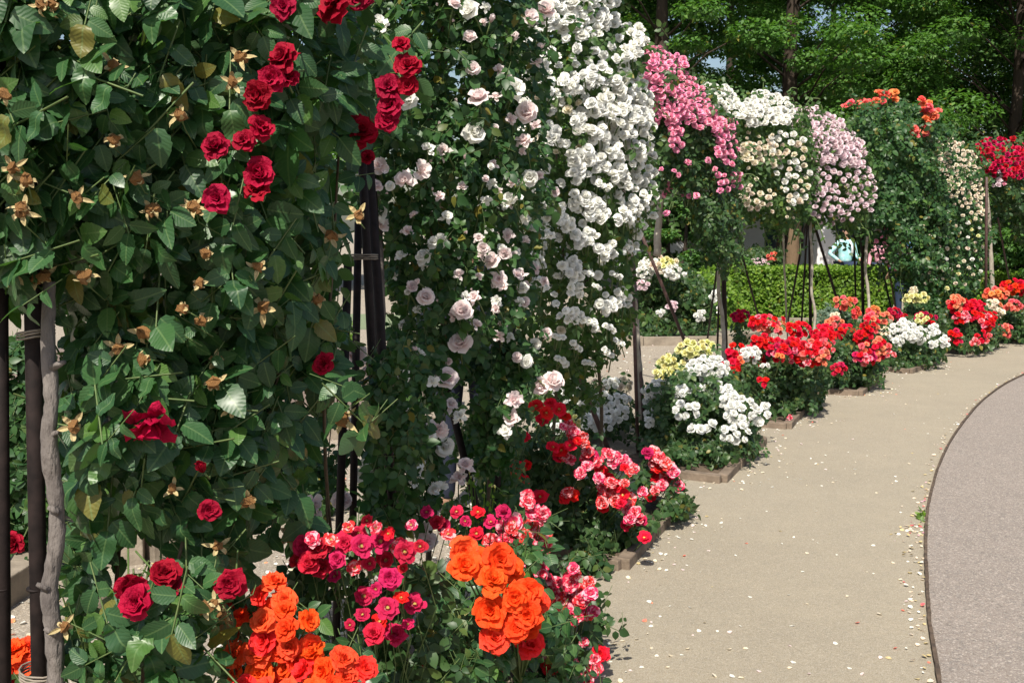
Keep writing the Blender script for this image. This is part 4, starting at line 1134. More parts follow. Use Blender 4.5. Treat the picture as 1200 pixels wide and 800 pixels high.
# near orange bush bottom left
bush('rose_bush', 'orange red rose bush with crowded large blooms at the bottom, beside the dark red climber', 'rose bush', 330, 2.25,
     [Mass([(255, 700), (330, 690), (370, 740), (440, 790), (445, 860), (240, 860)], 2.3, 2.4, .15, 50, .1, 91)], [110], .05,
     [T(325, 700, 26, 18, 2.2, 6, 31, color='redorange', colors=['redorange', 'redorange', 'orange'], lod=0), T(335, 738, 38, 26, 2.1, 10, 34, color='redorange', colors=['redorange', 'redorange', 'orange'], lod=0), T(310, 778, 40, 22, 2.1, 12, 33, color='redorange', colors=['redorange', 'redorange', 'orange'], lod=0), T(385, 785, 50, 24, 2.1, 14, 33, color='redorange', colors=['redorange', 'redorange', 'orange'], lod=0),
      T(280, 725, 24, 18, 2.25, 6, 25, color='redorange', colors=['redorange', 'redorange', 'orange'], lod=0), T(345, 820, 80, 25, 2.05, 14, 33, color='redorange', colors=['redorange', 'redorange', 'orange'], lod=0)], tpl='mid', mat='leaf_near')
bush('rose_bush', 'small orange red rose bush glimpsed behind the leftmost iron posts', 'rose bush', 5, 3.0,
     [Mass([(-60, 780), (30, 770), (60, 800), (60, 900), (-60, 900)], 3.0, 3.0, .2, 40, .2, 92)], [60], .05,
     [T(14, 775, 28, 22, 2.95, 9, 30, color='redorange', colors=['redorange', 'redorange', 'orange'], lod=0), T(30, 800, 24, 16, 2.95, 6, 28, color='scarlet', lod=0)], mat='leaf_bush')
# crimson open flowers
cb, cbb = bush('rose_bush', 'crimson rose bush with small open blooms between the two orange ones', 'rose bush', 430, 2.6,
     [Mass([(330, 640), (420, 620), (520, 640), (540, 700), (560, 780), (540, 860), (430, 860), (440, 780), (370, 720), (330, 700)], 2.6, 2.7, .2, 50, .3, 93)], [230], .042, [], mat='leaf_bush')
crim = [(355, 640, 26), (375, 643, 28), (362, 660, 28), (378, 665, 26), (349, 657, 22), (404, 636, 26), (423, 640, 30), (446, 634, 30), (420, 625, 24), (452, 656, 24), (474, 646, 30), (416, 665, 22), (440, 618, 18), (467, 640, 22), (457, 677, 28), (426, 698, 28), (454, 712, 30), (486, 708, 28), (438, 742, 28), (463, 742, 28), (478, 731, 16), (410, 732, 16), (408, 618, 18), (472, 666, 14),
        (533, 733, 20), (528, 752, 26), (506, 768, 24), (512, 778, 22), (570, 778, 26), (575, 770, 22), (525, 626, 20), (520, 616, 18), (512, 612, 18), (558, 625, 20), (545, 610, 16), (395, 655, 22), (388, 632, 20), (433, 660, 20), (440, 690, 18), (470, 700, 20), (445, 728, 22), (425, 720, 20), (492, 640, 20), (500, 600, 18), (482, 615, 18), (535, 600, 20), (430, 610, 16), (366, 632, 20), (392, 675, 18), (520, 745, 22), (545, 760, 20), (560, 765, 22), (500, 790, 24), (585, 785, 24), (498, 668, 16), (455, 625, 18), (575, 612, 20), (590, 600, 20), (560, 600, 18)]
cm = Mass([(300, 560), (700, 560), (700, 860), (300, 860)], 2.95, 2.95, .02, 5)
mb = MB()
for x, y, s in crim:
    d = (2.36 if x < 495 else 2.95) + random.uniform(-.06, .06); pos = P(x, y, d)
    ax = outax(x, y, up=.55, spread=.22)
    put_bloom(cb, cbb, pos, ax, s * d / FPX * 1.08, random.choice(('open', 'open', 'ruffle')), random.choice(('crimson', 'crimson', 'scarlet', 'striped')) if s < 24 else 'crimson', 0)
    v = Vector(pos); mb.tube([v, v + Vector((0, .05, -.05)), v + Vector((random.uniform(-.04, .04), .12, -.2)), Vector((v.x * .5 + cbb[0] * .5, v.y + .25, max(v.z - .5, .05)))], .0016, 4)
o = mb.build('stems', M['stem'], cb, cbb); o['kind'] = 'stuff'
# orange bush 2
ob, obb = bush('rose_bush', 'orange rose bush with a column of large blooms, bottom centre', 'rose bush', 580, 3.0,
     [Mass([(500, 700), (560, 650), (640, 640), (660, 720), (700, 800), (680, 860), (480, 860), (480, 790)], 3.0, 3.15, .25, 50, .15, 94), Mass([(480, 770), (530, 740), (600, 760), (610, 810), (500, 830)], 2.6, 2.7, .08, 30, .1, 95)], [240, 26], .05, [], mat='leaf_near')
orng = [(543, 645, 36), (545, 662, 38), (585, 655, 40), (576, 679, 38), (574, 716, 42), (579, 747, 38), (604, 700, 34), (617, 694, 36), (606, 735, 34), (618, 720, 34), (622, 756, 34), (560, 655, 32), (598, 668, 32), (590, 730, 34), (620, 735, 30), (632, 705, 26)]
mb = MB()
for i, (x, y, s) in enumerate(orng):
    d = 2.6 + (.10 if i > 9 else 0) + random.uniform(-.03, .03); pos = P(x, y, d)
    ax = outax(x, y, up=.35, spread=.3)
    put_bloom(ob, obb, pos, ax, s * d / FPX * 1.15, 'ruffle', 'orange' if i % 5 else 'redorange', 0)
    v = Vector(pos); mb.tube([v, v + Vector((0, .06, -.05)), P(610, 800, 2.85)], .0028, 4)
o = mb.build('stems', M['stem'], ob, obb); o['kind'] = 'stuff'
# pink striped near (600-710)
sb, sbb = bush('rose_bush', 'striped pink and red rose shoots curving beside the orange column', 'rose bush', 670, 3.5,
     [Mass([(590, 590), (650, 610), (640, 680), (700, 700), (720, 760), (690, 860), (600, 860), (640, 740), (600, 680)], 3.5, 3.6, .25, 40, .45, 96)], [170], .042, [], mat='leaf_bush')
strp = [(602, 612, 24), (622, 618, 22), (632, 630, 22), (636, 650, 22), (634, 668, 24), (628, 612, 18), (638, 642, 18), (625, 600, 20), (632, 606, 18), (575, 636, 22), (585, 640, 20), (592, 632, 20), (608, 660, 18, 'striped'), (600, 650, 16), (645, 690, 20), (650, 696, 18), (636, 698, 18),
        (668, 684, 22), (680, 692, 20), (686, 700, 18), (666, 698, 20), (660, 716, 20), (676, 712, 22), (683, 718, 18), (656, 706, 18), (645, 780, 28, 'scarlet'), (662, 770, 20), (704, 766, 22, 'scarlet'), (700, 782, 16), (690, 790, 22), (684, 752, 12), (640, 766, 16), (606, 632, 16), (612, 760, 14), (615, 628, 20), (622, 640, 20), (640, 632, 18), (628, 655, 20), (640, 678, 18), (600, 628, 20), (590, 618, 20), (612, 642, 16), (636, 602, 18), (618, 588, 18), (652, 682, 16), (690, 682, 16), (674, 672, 16), (690, 720, 14), (670, 728, 16)]
strp += [(x_ + random.uniform(-9, 9), y_ + random.uniform(-8, 8), random.uniform(14, 20)) for (x_, y_, s_, *_r) in strp if random.random() < .45]
mb = MB()
for p in strp:
    x, y, s = p[:3]; d = 3.2 + random.uniform(-.08, .08); pos = P(x, y, d); ax = outax(x, y, up=.5, spread=.3)
    put_bloom(sb, sbb, pos, ax, s * d / FPX * 1.12, 'open' if s > 23 else 'ruffle', p[3] if len(p) > 3 else 'striped', 0)
    v = Vector(pos); mb.tube([v, v + Vector((0, .05, -.04)), v + Vector((-.03, .15, -.25)), Vector((v.x, v.y + .2, max(v.z - .6, .05)))], .002, 4)
o = mb.build('stems', M['stem'], sb, sbb); o['kind'] = 'stuff'
# big striped bush
rb, rbb = bush('rose_bush', 'large red and pink striped rose bush leaning over its kerb in the middle', 'rose bush', 690, 5.0,
     [Mass([(575, 560), (600, 520), (640, 500), (680, 520), (715, 560), (750, 600), (770, 630), (740, 650), (700, 655), (650, 640), (600, 610), (560, 600)], 4.9, 5.1, .4, 40, .05, 97),
      Mass([(745, 560), (780, 545), (800, 575), (812, 595), (800, 612), (765, 600)], 5.3, 5.3, .15, 18, .2, 98), Mass([(660, 640), (700, 640), (715, 690), (690, 705), (665, 680)], 4.6, 4.6, .08, 18, .3, 99), Mass([(600, 600), (700, 605), (765, 600), (775, 620), (735, 656), (640, 655), (590, 640)], 4.65, 5.0, .2, 14, 0, 204)], [700, 90, 36, 190], .045, [], mat='leaf_bush')
rst = [(628, 476, 20, 'scarlet'), (640, 484, 20, 'scarlet'), (655, 480, 20, 'scarlet'), (662, 488, 14, 'scarlet'), (636, 492, 18, 'scarlet'), (645, 472, 14, 'scarlet'), (598, 514, 16, 'scarlet'), (612, 512, 18, 'scarlet'), (606, 548, 20, 'scarlet'), (606, 560, 20, 'scarlet'), (618, 545, 12, 'scarlet'), (633, 582, 20, 'scarlet'), (670, 580, 20, 'scarlet'), (662, 583, 14, 'scarlet'),
       (648, 524, 18, 'scarlet'), (658, 528, 20, 'scarlet'), (668, 522, 18, 'scarlet'), (655, 536, 16, 'scarlet'), (668, 538, 14), (672, 505, 14), (678, 512, 14), (684, 520, 14), (690, 528, 14), (694, 538, 18), (700, 542, 16), (688, 546, 14), (705, 552, 18, 'scarlet'), (712, 560, 16, 'scarlet'), (716, 566, 16), (706, 570, 14), (722, 570, 20, 'scarlet'), (730, 580, 18, 'scarlet'),
       (738, 584, 18), (736, 596, 16), (744, 600, 16), (738, 608, 16), (748, 606, 14), (707, 594, 14, 'scarlet'), (755, 630, 18, 'scarlet'), (713, 532, 16), (722, 536, 18), (732, 540, 16), (738, 552, 12), (718, 542, 14), (765, 530, 16), (772, 536, 16), (780, 542, 16), (788, 552, 16), (790, 562, 16), (786, 572, 14), (776, 568, 14), (766, 558, 16, 'scarlet'), (760, 572, 14), (762, 582, 14, 'scarlet'), (772, 548, 14, 'scarlet'), (778, 560, 14), (768, 575, 12), (666, 496, 12), (660, 500, 10), (726, 592, 12), (732, 566, 12)]
rst += [(x_ + random.uniform(-9, 9), y_ + random.uniform(-6, 10), random.uniform(11, 17), random.choice(('striped', 'striped', 'scarlet', 'crimson'))) for (x_, y_, s_, *_r) in rst if y_ > 495 and random.random() < .75]
mb = MB()
for p in rst:
    x, y, s = p[:3]; d = (5.2 if x > 755 else 4.45) + random.uniform(-.06, .06); pos = P(x, y, d); ax = outax(x, y, up=.6, spread=.3)
    put_bloom(rb, rbb, pos, ax, s * d / FPX * 1.12, 'open' if s > 17 else 'ruffle', p[3] if len(p) > 3 else 'striped', 1)
    v = Vector(pos); mb.tube([v, v + Vector((-.01, .06, -.05)), v + Vector((-.04, .2, -.15)), Vector((rbb[0] * .4 + v.x * .6, v.y + .35, max(v.z - .45, .05)))], .0026, 4)
o = mb.build('stems', M['stem'], rb, rbb); o['kind'] = 'stuff'
# slender seedling shoot at (560,570)
b = P(563, 640, 3.6); b[2] = 0
t = thing('young_shoot', b, 'yellow green leafy shoot with buds, left of the red striped bush', 'plant')
mb = MB(); pos_ = []
for i in range(10):
    x0 = 563 + random.uniform(-22, 18); top = random.uniform(555, 590)
    mb.tube([b + np.array([0, 0, 0]), P(562 + (x0 - 562) * .3, 660, 3.6), P(x0, top, 3.6 + random.uniform(-.06, .06))], .002, 4)
    pos_.append((x0, top))
mb.build('stem', M['leaf_hedge'], t, b)
pa = np.concatenate([P(np.array([p[0]] * 6) + rng.normal(0, 5, 6), p[1] + rng.uniform(0, 50, 6), 3.6 + rng.normal(0, .04, 6)) for p in pos_])
leaf_object('foliage', 'mid', pa, frames(rng.normal(0, 1, pa.shape) + np.array([0, -.5, .8]), rng.normal(0, .5, pa.shape) + np.array([0, 0, .5])), np.full(len(pa), .022), M['leaf_hedge'], t, b)
for p in pos_: put_bloom(t, b, P(p[0], p[1], 3.6), (0, 0, 1), .014, 'bud', 'yellow', 2)

# back white bush (640-750, 440-520)
bush('rose_bush', 'shaded white rose bush behind the striped one, left of the pale cane', 'rose bush', 700, 7.4,
     [Mass([(630, 460), (680, 445), (740, 460), (748, 520), (730, 560), (660, 545), (630, 520)], 7.3, 7.6, .4, 30, 0, 101)], [420], .05,
     [T(705, 468, 32, 8, 7.0, 26, 9, 'pom', 'purewhite', lod=1), T(715, 485, 22, 11, 6.9, 24, 10, 'pom', 'purewhite'), T(688, 495, 9, 9, 6.8, 9, 10, 'pom', 'purewhite'), T(706, 496, 12, 10, 6.8, 12, 10, 'pom', 'purewhite'), T(668, 455, 20, 9, 7.1, 16, 9, 'pom', 'purewhite'), T(660, 468, 16, 8, 7.0, 12, 9, 'pom', 'purewhite'),
      T(735, 450, 9, 7, 7.3, 8, 10, 'pom', 'cream'), T(700, 452, 12, 6, 7.3, 10, 9, 'pom', 'cream'), T(716, 450, 10, 6, 7.2, 8, 9, 'pom', 'white'), T(655, 500, 8, 8, 6.6, 6, 8, 'pom', 'purewhite'), T(579, 530, 8, 7, 5.2, 7, 9, 'pom', 'purewhite'), T(607, 522, 9, 6, 5.2, 5, 9, 'pom', 'purewhite')])
bush('rose_bush', 'single small yellow rose bush poking up beside the topmost red blooms', 'rose bush', 676, 6.0, [Mass([(662, 490), (688, 490), (690, 520), (664, 520)], 6.0, 6.0, .08, 12, 0, 102)], [30], .035, [T(674, 494, 6, 8, 5.9, 8, 9, 'pom', 'yellow')])
# large white bush
bush('rose_bush', 'large pure white rose bush overhanging its kerb at the path edge', 'rose bush', 820, 6.9,
     [Mass([(755, 480), (775, 450), (810, 435), (850, 430), (875, 460), (900, 490), (882, 520), (870, 540), (840, 556), (800, 556), (768, 545), (752, 520)], 6.9, 7.1, .5, 36, 0, 103), Mass([(760, 520), (810, 530), (880, 515), (884, 532), (850, 556), (800, 558), (765, 550)], 6.45, 6.7, .2, 12, 0, 203)], [1300, 190], .045,
     [T(830, 431, 23, 14, 6.7, 46, 10, 'pom', 'purewhite'), T(813, 461, 22, 9, 6.6, 23, 11, 'pom', 'purewhite'), T(801, 480, 16, 9, 6.4, 15, 12, 'pom', 'purewhite'), T(772, 455, 17, 9, 6.8, 19, 10, 'pom', 'purewhite'), T(764, 462, 12, 9, 6.8, 11, 10, 'pom', 'purewhite'), T(848, 460, 13, 12, 6.6, 19, 11, 'pom', 'purewhite'), T(855, 470, 11, 9, 6.5, 11, 11, 'pom', 'purewhite'),
      T(818, 503, 8, 7, 6.35, 3, 15, 'rose', 'purewhite'), T(833, 501, 5, 7, 6.35, 2, 13, 'rose', 'purewhite'), T(869, 482, 17, 16, 6.4, 27, 12, 'pom', 'purewhite'), T(892, 484, 11, 10, 6.5, 12, 13, 'pom', 'purewhite'), T(862, 507, 17, 10, 6.3, 19, 11, 'pom', 'purewhite'), T(770, 485, 13, 9, 6.7, 12, 10, 'pom', 'purewhite'), T(762, 495, 7, 6, 6.6, 7, 9, 'pom', 'purewhite'), T(840, 460, 24, 7, 6.7, 9, 10, 'pom', 'purewhite')], parts=120, cell=13, lod=1)
bush('rose_bush', 'yellow rose bush with a domed pale yellow head above the white one', 'rose bush', 808, 8.6,
     [Mass([(770, 430), (790, 410), (830, 410), (842, 440), (820, 460), (780, 455)], 8.7, 8.7, .3, 20, .1, 104)], [170], .05,
     [T(815, 408, 21, 10, 8.4, 26, 10, 'pom', 'yellow'), T(782, 422, 10, 9, 8.4, 10, 9, 'pom', 'yellow'), T(772, 438, 7, 6, 8.3, 7, 9, 'pom', 'yellow'), T(800, 428, 8, 6, 8.4, 6, 9, 'pom', 'yellow'), T(785, 434, 9, 6, 8.4, 6, 9, 'pom', 'yellow')], mat='leaf_olive')
# first red bush
bush('rose_bush', 'bright red rose bush beside the blue grey cane, one white head at its left', 'rose bush', 925, 8.4,
     [Mass([(855, 425), (900, 405), (950, 405), (970, 430), (962, 480), (950, 495), (915, 490), (880, 480), (858, 460)], 8.4, 8.7, .5, 30, 0, 105)], [1150], .05,
     [T(900, 378, 20, 10, 8.2, 20, 9, colors=['scarlet', 'scarlet', 'coral', 'striped']), T(935, 385, 14, 7, 8.3, 14, 9, color='scarlet'), T(922, 410, 22, 14, 7.9, 34, 9.5, colors=['scarlet', 'scarlet', 'scarlet', 'crimson', 'striped']), T(950, 412, 22, 16, 7.9, 40, 9.5, colors=['scarlet', 'scarlet', 'crimson', 'striped', 'coral']), T(965, 398, 12, 12, 8.0, 16, 9, color='scarlet', colors=['scarlet', 'scarlet', 'coral']), T(862, 412, 10, 10, 8.0, 12, 10, color='scarlet'), T(858, 430, 9, 8, 7.9, 9, 10, color='scarlet'),
      T(893, 400, 12, 8, 8.1, 11, 9, color='scarlet'), T(885, 418, 12, 12, 8.2, 10, 9, color='scarlet'), T(895, 447, 7, 5, 7.8, 5, 9, color='scarlet'), T(880, 416, 13, 8, 7.75, 17, 9, 'pom', 'purewhite'), T(897, 428, 5, 4, 7.75, 4, 8, 'pom', 'purewhite'), T(912, 386, 6, 4, 8.1, 4, 7, color='coral'), T(868, 421, 4, 4, 7.7, 2, 7, color='peach'), T(915, 417, 5, 3, 7.7, 2, 8, color='peach'), T(966, 418, 7, 8, 7.8, 6, 8, color='coral'),
      T(970, 405, 8, 10, 7.9, 4, 7, color='coral', colors=['coral', 'striped']), T(922, 490, 4, 5, 7.8, 2, 8, color='striped')], parts=0, mat='leaf_bush')
bush('rose_bush', 'dark crimson standard rose on a bare stem before the hedge', 'rose bush', 868, 11.0, [Mass([(860, 375), (878, 375), (878, 395), (868, 410), (860, 395)], 11, 11, .12, 10, .3, 106)], [40], .05,
     [T(868, 370, 10, 6, 10.9, 16, 7, color='magenta')])
# second red bush
bush('rose_bush', 'second bright red rose bush, with coral blooms towards its right side', 'rose bush', 995, 9.8,
     [Mass([(960, 400), (985, 385), (1020, 380), (1035, 400), (1040, 430), (1025, 450), (1000, 460), (970, 455), (955, 430)], 9.8, 10.1, .5, 28, 0, 107)], [850], .055,
     [T(965, 390, 14, 8, 9.6, 15, 8, color='scarlet'), T(992, 387, 12, 6, 9.6, 14, 8, color='scarlet'), T(980, 396, 10, 6, 9.6, 10, 8, color='scarlet'), T(1020, 382, 10, 10, 9.5, 16, 8, colors=['scarlet', 'crimson', 'coral']), T(1012, 395, 10, 8, 9.5, 12, 8, color='scarlet'), T(1014, 418, 13, 8, 9.3, 18, 8, colors=['scarlet', 'crimson', 'striped']), T(1030, 408, 8, 12, 9.4, 14, 8, color='coral', colors=['coral', 'scarlet']),
      T(982, 432, 8, 8, 9.2, 12, 8, color='crimson'), T(980, 378, 10, 5, 9.7, 8, 8, color='coral'), T(1014, 407, 5, 4, 9.25, 3, 8, color='coral'), T(1038, 405, 5, 4, 9.4, 5, 8, color='coral'), T(1043, 415, 5, 4, 9.4, 4, 7, color='striped')])
bush('rose_bush', 'orange and coral rose shoots standing tall above the second red bush', 'rose bush', 998, 10.6,
     [Mass([(975, 372), (1005, 370), (1010, 395), (975, 395)], 10.6, 10.6, .12, 10, .4, 108)], [50], .05,
     [T(990, 354, 12, 7, 10.4, 16, 8, color='coral', colors=['coral', 'peach']), T(1003, 365, 4, 5, 10.4, 6, 8, color='peach'), T(978, 370, 6, 4, 10.4, 4, 7, color='cream'), T(1030, 372, 14, 7, 10.6, 20, 8, color='coral'), T(1024, 364, 6, 4, 10.6, 5, 7, color='peach')])
# low white bush
bush('rose_bush', 'low white rose bush between the red and the coral ones', 'rose bush', 1068, 11.4,
     [Mass([(1030, 400), (1060, 390), (1095, 395), (1108, 410), (1095, 430), (1060, 434), (1035, 425)], 11.3, 11.6, .45, 22, 0, 109)], [600], .055,
     [T(1060, 383, 14, 8, 11.1, 20, 8, 'pom', 'purewhite'), T(1074, 392, 16, 9, 10.9, 26, 8, 'pom', 'purewhite'), T(1045, 390, 10, 7, 11.1, 11, 7, 'pom', 'purewhite'), T(1053, 399, 7, 5, 10.9, 6, 8, 'pom', 'purewhite'), T(1095, 387, 6, 5, 11.0, 6, 8, 'pom', 'purewhite'), T(1105, 400, 8, 6, 10.9, 8, 7, 'pom', 'purewhite'), T(1093, 403, 4, 3, 10.8, 3, 7, 'pom', 'purewhite'), T(1035, 388, 6, 6, 11.0, 5, 7, 'pom', 'cream')])
bush('rose_bush', 'lemon yellow rose bush standing above the low white one', 'rose bush', 1072, 12.2, [Mass([(1062, 355), (1085, 355), (1095, 385), (1055, 388)], 12.3, 12.3, .2, 14, .2, 110)], [110], .06,
     [T(1068, 348, 9, 6, 12.0, 14, 7, 'pom', 'yellow'), T(1080, 349, 7, 5, 12.0, 8, 7, 'pom', 'yellow'), T(1070, 340, 4, 4, 12.0, 4, 6, 'pom', 'cream')])
bush('rose_bush', 'dark red and yellow tipped roses behind the low white bush', 'rose bush', 1088, 12.0, [Mass([(1050, 370), (1098, 368), (1100, 395), (1050, 392)], 12.1, 12.1, .2, 14, .2, 111)], [120], .055,
     [T(1080, 374, 7, 5, 11.7, 7, 7, 'pom', 'yellow'), T(1085, 372, 12, 6, 11.9, 12, 6, color='magenta'), T(1058, 372, 8, 4, 12, 8, 6, color='magenta'), T(1048, 366, 8, 5, 12, 8, 6, color='magenta'), T(1092, 380, 4, 4, 11.8, 3, 7, color='scarlet')])
# coral red
bush('rose_bush', 'coral red rose bush left of the far straight cane', 'rose bush', 1135, 12.8,
     [Mass([(1105, 375), (1125, 355), (1160, 365), (1175, 385), (1172, 405), (1145, 412), (1115, 408), (1100, 395)], 12.7, 13, .5, 22, 0, 112)], [700], .06,
     [T(1122, 355, 11, 10, 12.5, 20, 8, color='scarlet', colors=['scarlet', 'coral']), T(1138, 360, 10, 8, 12.5, 16, 8, color='scarlet'), T(1126, 372, 11, 7, 12.3, 16, 8, color='striped', colors=['scarlet', 'striped']), T(1147, 370, 10, 7, 12.4, 14, 8, color='scarlet'), T(1158, 378, 9, 8, 12.3, 14, 8, color='scarlet', colors=['scarlet', 'striped']), T(1120, 394, 9, 8, 12.1, 14, 8, color='striped', colors=['scarlet', 'crimson']),
      T(1152, 394, 8, 6, 12.1, 10, 8, color='striped', colors=['scarlet', 'striped']), T(1142, 400, 6, 4, 12.0, 5, 8, color='striped'), T(1149, 358, 6, 4, 12.6, 5, 7, color='scarlet'), T(1163, 372, 6, 6, 12.5, 6, 7, color='scarlet')])
bush('rose_bush', 'orange and coral rose bush at the far right edge of the beds', 'rose bush', 1188, 13.8,
     [Mass([(1165, 365), (1190, 350), (1230, 350), (1240, 395), (1200, 402), (1175, 395)], 13.7, 14.2, .5, 22, 0, 113)], [620], .065,
     [T(1168, 344, 14, 6, 13.4, 20, 8, color='peach', colors=['peach', 'coral']), T(1192, 336, 18, 8, 13.6, 26, 8, color='scarlet', colors=['scarlet', 'orange']), T(1165, 357, 8, 6, 13.3, 10, 8, color='coral', colors=['coral', 'cream']), T(1187, 358, 10, 6, 13.3, 12, 8, color='coral'), T(1172, 365, 5, 5, 13.2, 5, 7, color='cream'), T(1176, 386, 9, 7, 13.0, 14, 8, color='coral', colors=['coral', 'striped']), T(1166, 392, 5, 5, 13.0, 5, 7, color='scarlet'), T(1225, 345, 18, 8, 13.8, 14, 8, color='scarlet')])

# ---- shrubs beyond the back path
bush('rose_bush', 'cream and white topped shrub beyond the back path, behind the leaning rod', 'rose bush', 780, 14.6,
     [Mass([(735, 320), (760, 305), (800, 310), (835, 340), (838, 390), (820, 402), (760, 400), (735, 395)], 14.6, 15, .6, 24, 0, 120)], [1100], .075,
     [T(778, 310, 16, 10, 14.0, 26, 8, 'pom', 'cream', colors=['cream', 'yellow', 'white']), T(787, 318, 10, 7, 13.9, 12, 8, 'pom', 'purewhite'), T(756, 316, 10, 12, 14.1, 16, 8, 'pom', 'white'), T(752, 333, 8, 5, 14.0, 7, 7, 'pom', 'blush'), T(774, 366, 4, 3, 13.8, 3, 7, 'pom', 'purewhite'), T(788, 359, 6, 5, 13.8, 6, 7, 'pom', 'blush'), T(820, 369, 6, 6, 13.8, 6, 7, 'pom', 'purewhite'),
      T(838, 346, 5, 7, 14.2, 7, 7, 'pom', 'purewhite'), T(843, 362, 4, 6, 14.2, 4, 6, 'pom', 'purewhite'), T(795, 322, 8, 5, 14, 5, 7, 'pom', 'purewhite')], group='shrubs beyond the back path')
bush('shrub', 'yellow green bushy shrub left of the clipped hedge', 'shrub', 832, 16.0, [Mass([(800, 320), (850, 318), (870, 350), (868, 385), (800, 390)], 16, 16.3, .6, 20, 0, 121)], [600], .075, [], mat='leaf_hedge', group='shrubs beyond the back path')
bush('shrub', 'blue grey low shrub at the foot of the hedge', 'shrub', 972, 16.4, [Mass([(955, 375), (965, 362), (985, 360), (998, 372), (992, 385), (960, 386)], 16.3, 16.3, .3, 12, 0, 122)], [320], .05, [], mat='leaf_gray', group='shrubs beyond the back path')
bush('shrub', 'dark azalea shrub with faded pink flowers in front of the white building', 'shrub', 898, 22, [Mass([(868, 300), (885, 290), (915, 295), (920, 312), (905, 325), (866, 325)], 22, 22, .5, 12, .1, 123)], [330], .10,
     [T(905, 300, 8, 4, 21.4, 10, 5, 'pom', 'coral'), T(890, 308, 12, 5, 21.4, 12, 4, 'pom', 'blush'), T(875, 312, 8, 4, 21.4, 8, 4, 'pom', 'purewhite')], group='shrubs beyond the back path')
# shrubs behind the left climbers
for i, (px, py0, py1, wd, d, mt, lab, tr) in enumerate([
        (395, 360, 412, 46, 9.5, 'leaf_hedge', 'yellow green shrub seen past the dark rods', []),
        (300, 400, 500, 130, 9.5, 'leaf_bush', 'dark shrub behind the lower half of the dark red climber', []),
        (160, 430, 540, 120, 7.2, 'leaf_bush', 'small dark bush behind the dark red climber near the wooden stake', [T(200, 470, 20, 10, 6.9, 6, 12, color='scarlet')]),
        (15, 400, 640, 110, 4.4, 'leaf_mid', 'leafy bush between the two leftmost iron posts', []),
        (350, 560, 640, 120, 5.6, 'leaf_bush', 'low rose bush with a few red blooms behind the lower middle leaves', [T(283, 608, 8, 8, 5.0, 3, 12, color='scarlet'), T(262, 560, 10, 8, 5.0, 4, 10, color='scarlet'), T(250, 600, 12, 10, 5.0, 4, 12, color='scarlet'), T(345, 600, 10, 8, 5.1, 4, 12, color='purewhite')]),
        (640, 420, 520, 110, 8.6, 'leaf_olive', 'olive shrub behind the white climber', []),
        (480, 420, 500, 100, 8.8, 'leaf_mid', 'shrub behind the pale pink climber', [])]):
    bush('shrub', lab, 'shrub', px, d, [Mass([(px - wd / 2, py1), (px - wd * .45, (py0 + py1) / 2), (px - wd * .2, py0 + 5), (px + wd * .15, py0), (px + wd * .42, (py0 + py1) / 2), (px + wd / 2, py1)], d, d, wd / 2 * d / FPX * .7, wd * .3, .1, 130 + i)],
         [int(wd * (py1 - py0) / 16)], .05, tr, mat=mt, group='shrubs behind the arches')

# ================================================================== HEDGE
def leafbox(x0, x1, y0, y1, z0, z1, n, size, seed=0, wav=.05):
    faces = [('f', (x1 - x0) * (z1 - z0)), ('t', (x1 - x0) * (y1 - y0)), ('l', (y1 - y0) * (z1 - z0)), ('r', (y1 - y0) * (z1 - z0)), ('b', (x1 - x0) * (z1 - z0) * .4)]
    tot = sum(f[1] for f in faces); PP = []; NN = []
    for k, a in faces:
        m = int(n * a / tot); u = rng.uniform(0, 1, m); v = rng.uniform(0, 1, m); dp = np.abs(rng.normal(0, .05, m))
        X = x0 + (x1 - x0) * u; Z = z0 + (z1 - z0) * v
        wv = wav * np.sin(X * 2.3 + 1) * np.sin(Z * 4 + X)
        if k == 'f': p = np.stack([X, y0 + dp + wv, Z], -1); nn = (0, -1, .3)
        if k == 'b': p = np.stack([X, y1 - dp, Z], -1); nn = (0, 1, .3)
        if k == 't': yy = y0 + (y1 - y0) * v; p = np.stack([X, yy, z1 - dp + wav * .6 * np.sin(X * 3.1) * np.cos(yy * 5)], -1); nn = (0, -.1, 1)
        if k == 'l': p = np.stack([x0 + dp, y0 + (y1 - y0) * u, Z], -1); nn = (-1, 0, .3)
        if k == 'r': p = np.stack([x1 - dp, y0 + (y1 - y0) * u, Z], -1); nn = (1, 0, .3)
        PP.append(p); NN.append(np.tile(np.array(nn, float), (m, 1)))
    p = np.concatenate(PP); nn = np.concatenate(NN)
    Fm = frames(nn + rng.normal(0, .45, nn.shape), np.array([0, -.2, .5]) + nn * .6 + rng.normal(0, .6, nn.shape))
    return p, Fm, size * rng.uniform(.7, 1.3, len(p))
def hedge(label, px0, px1, d, depth, h, n):
    a = P(px0, 400, d); b_ = P(px1, 400, d); b = np.array([a[0], d, 0])
    t = thing('clipped_hedge', b, label, 'hedge', 'clipped hedges')
    p, Fm, s = leafbox(a[0], b_[0], d, d + depth, .05, h, n, .075)
    leaf_object('foliage', 'far', p, Fm, s, M['leaf_hedge'], t, b)
    o = MB().box(((a[0] + b_[0]) / 2, d + depth / 2, h / 2 - .06), (b_[0] - a[0] - .16, depth - .2, h - .16)).build('twigs', M['twig'], t, b, False)
hedge('bright green clipped hedge running across behind the arches', 835, 1045, 17.4, 1.1, .88, 15000)
hedge('green clipped hedge at the far right behind the coral roses', 1090, 1260, 19.0, 1.2, .75, 8000)
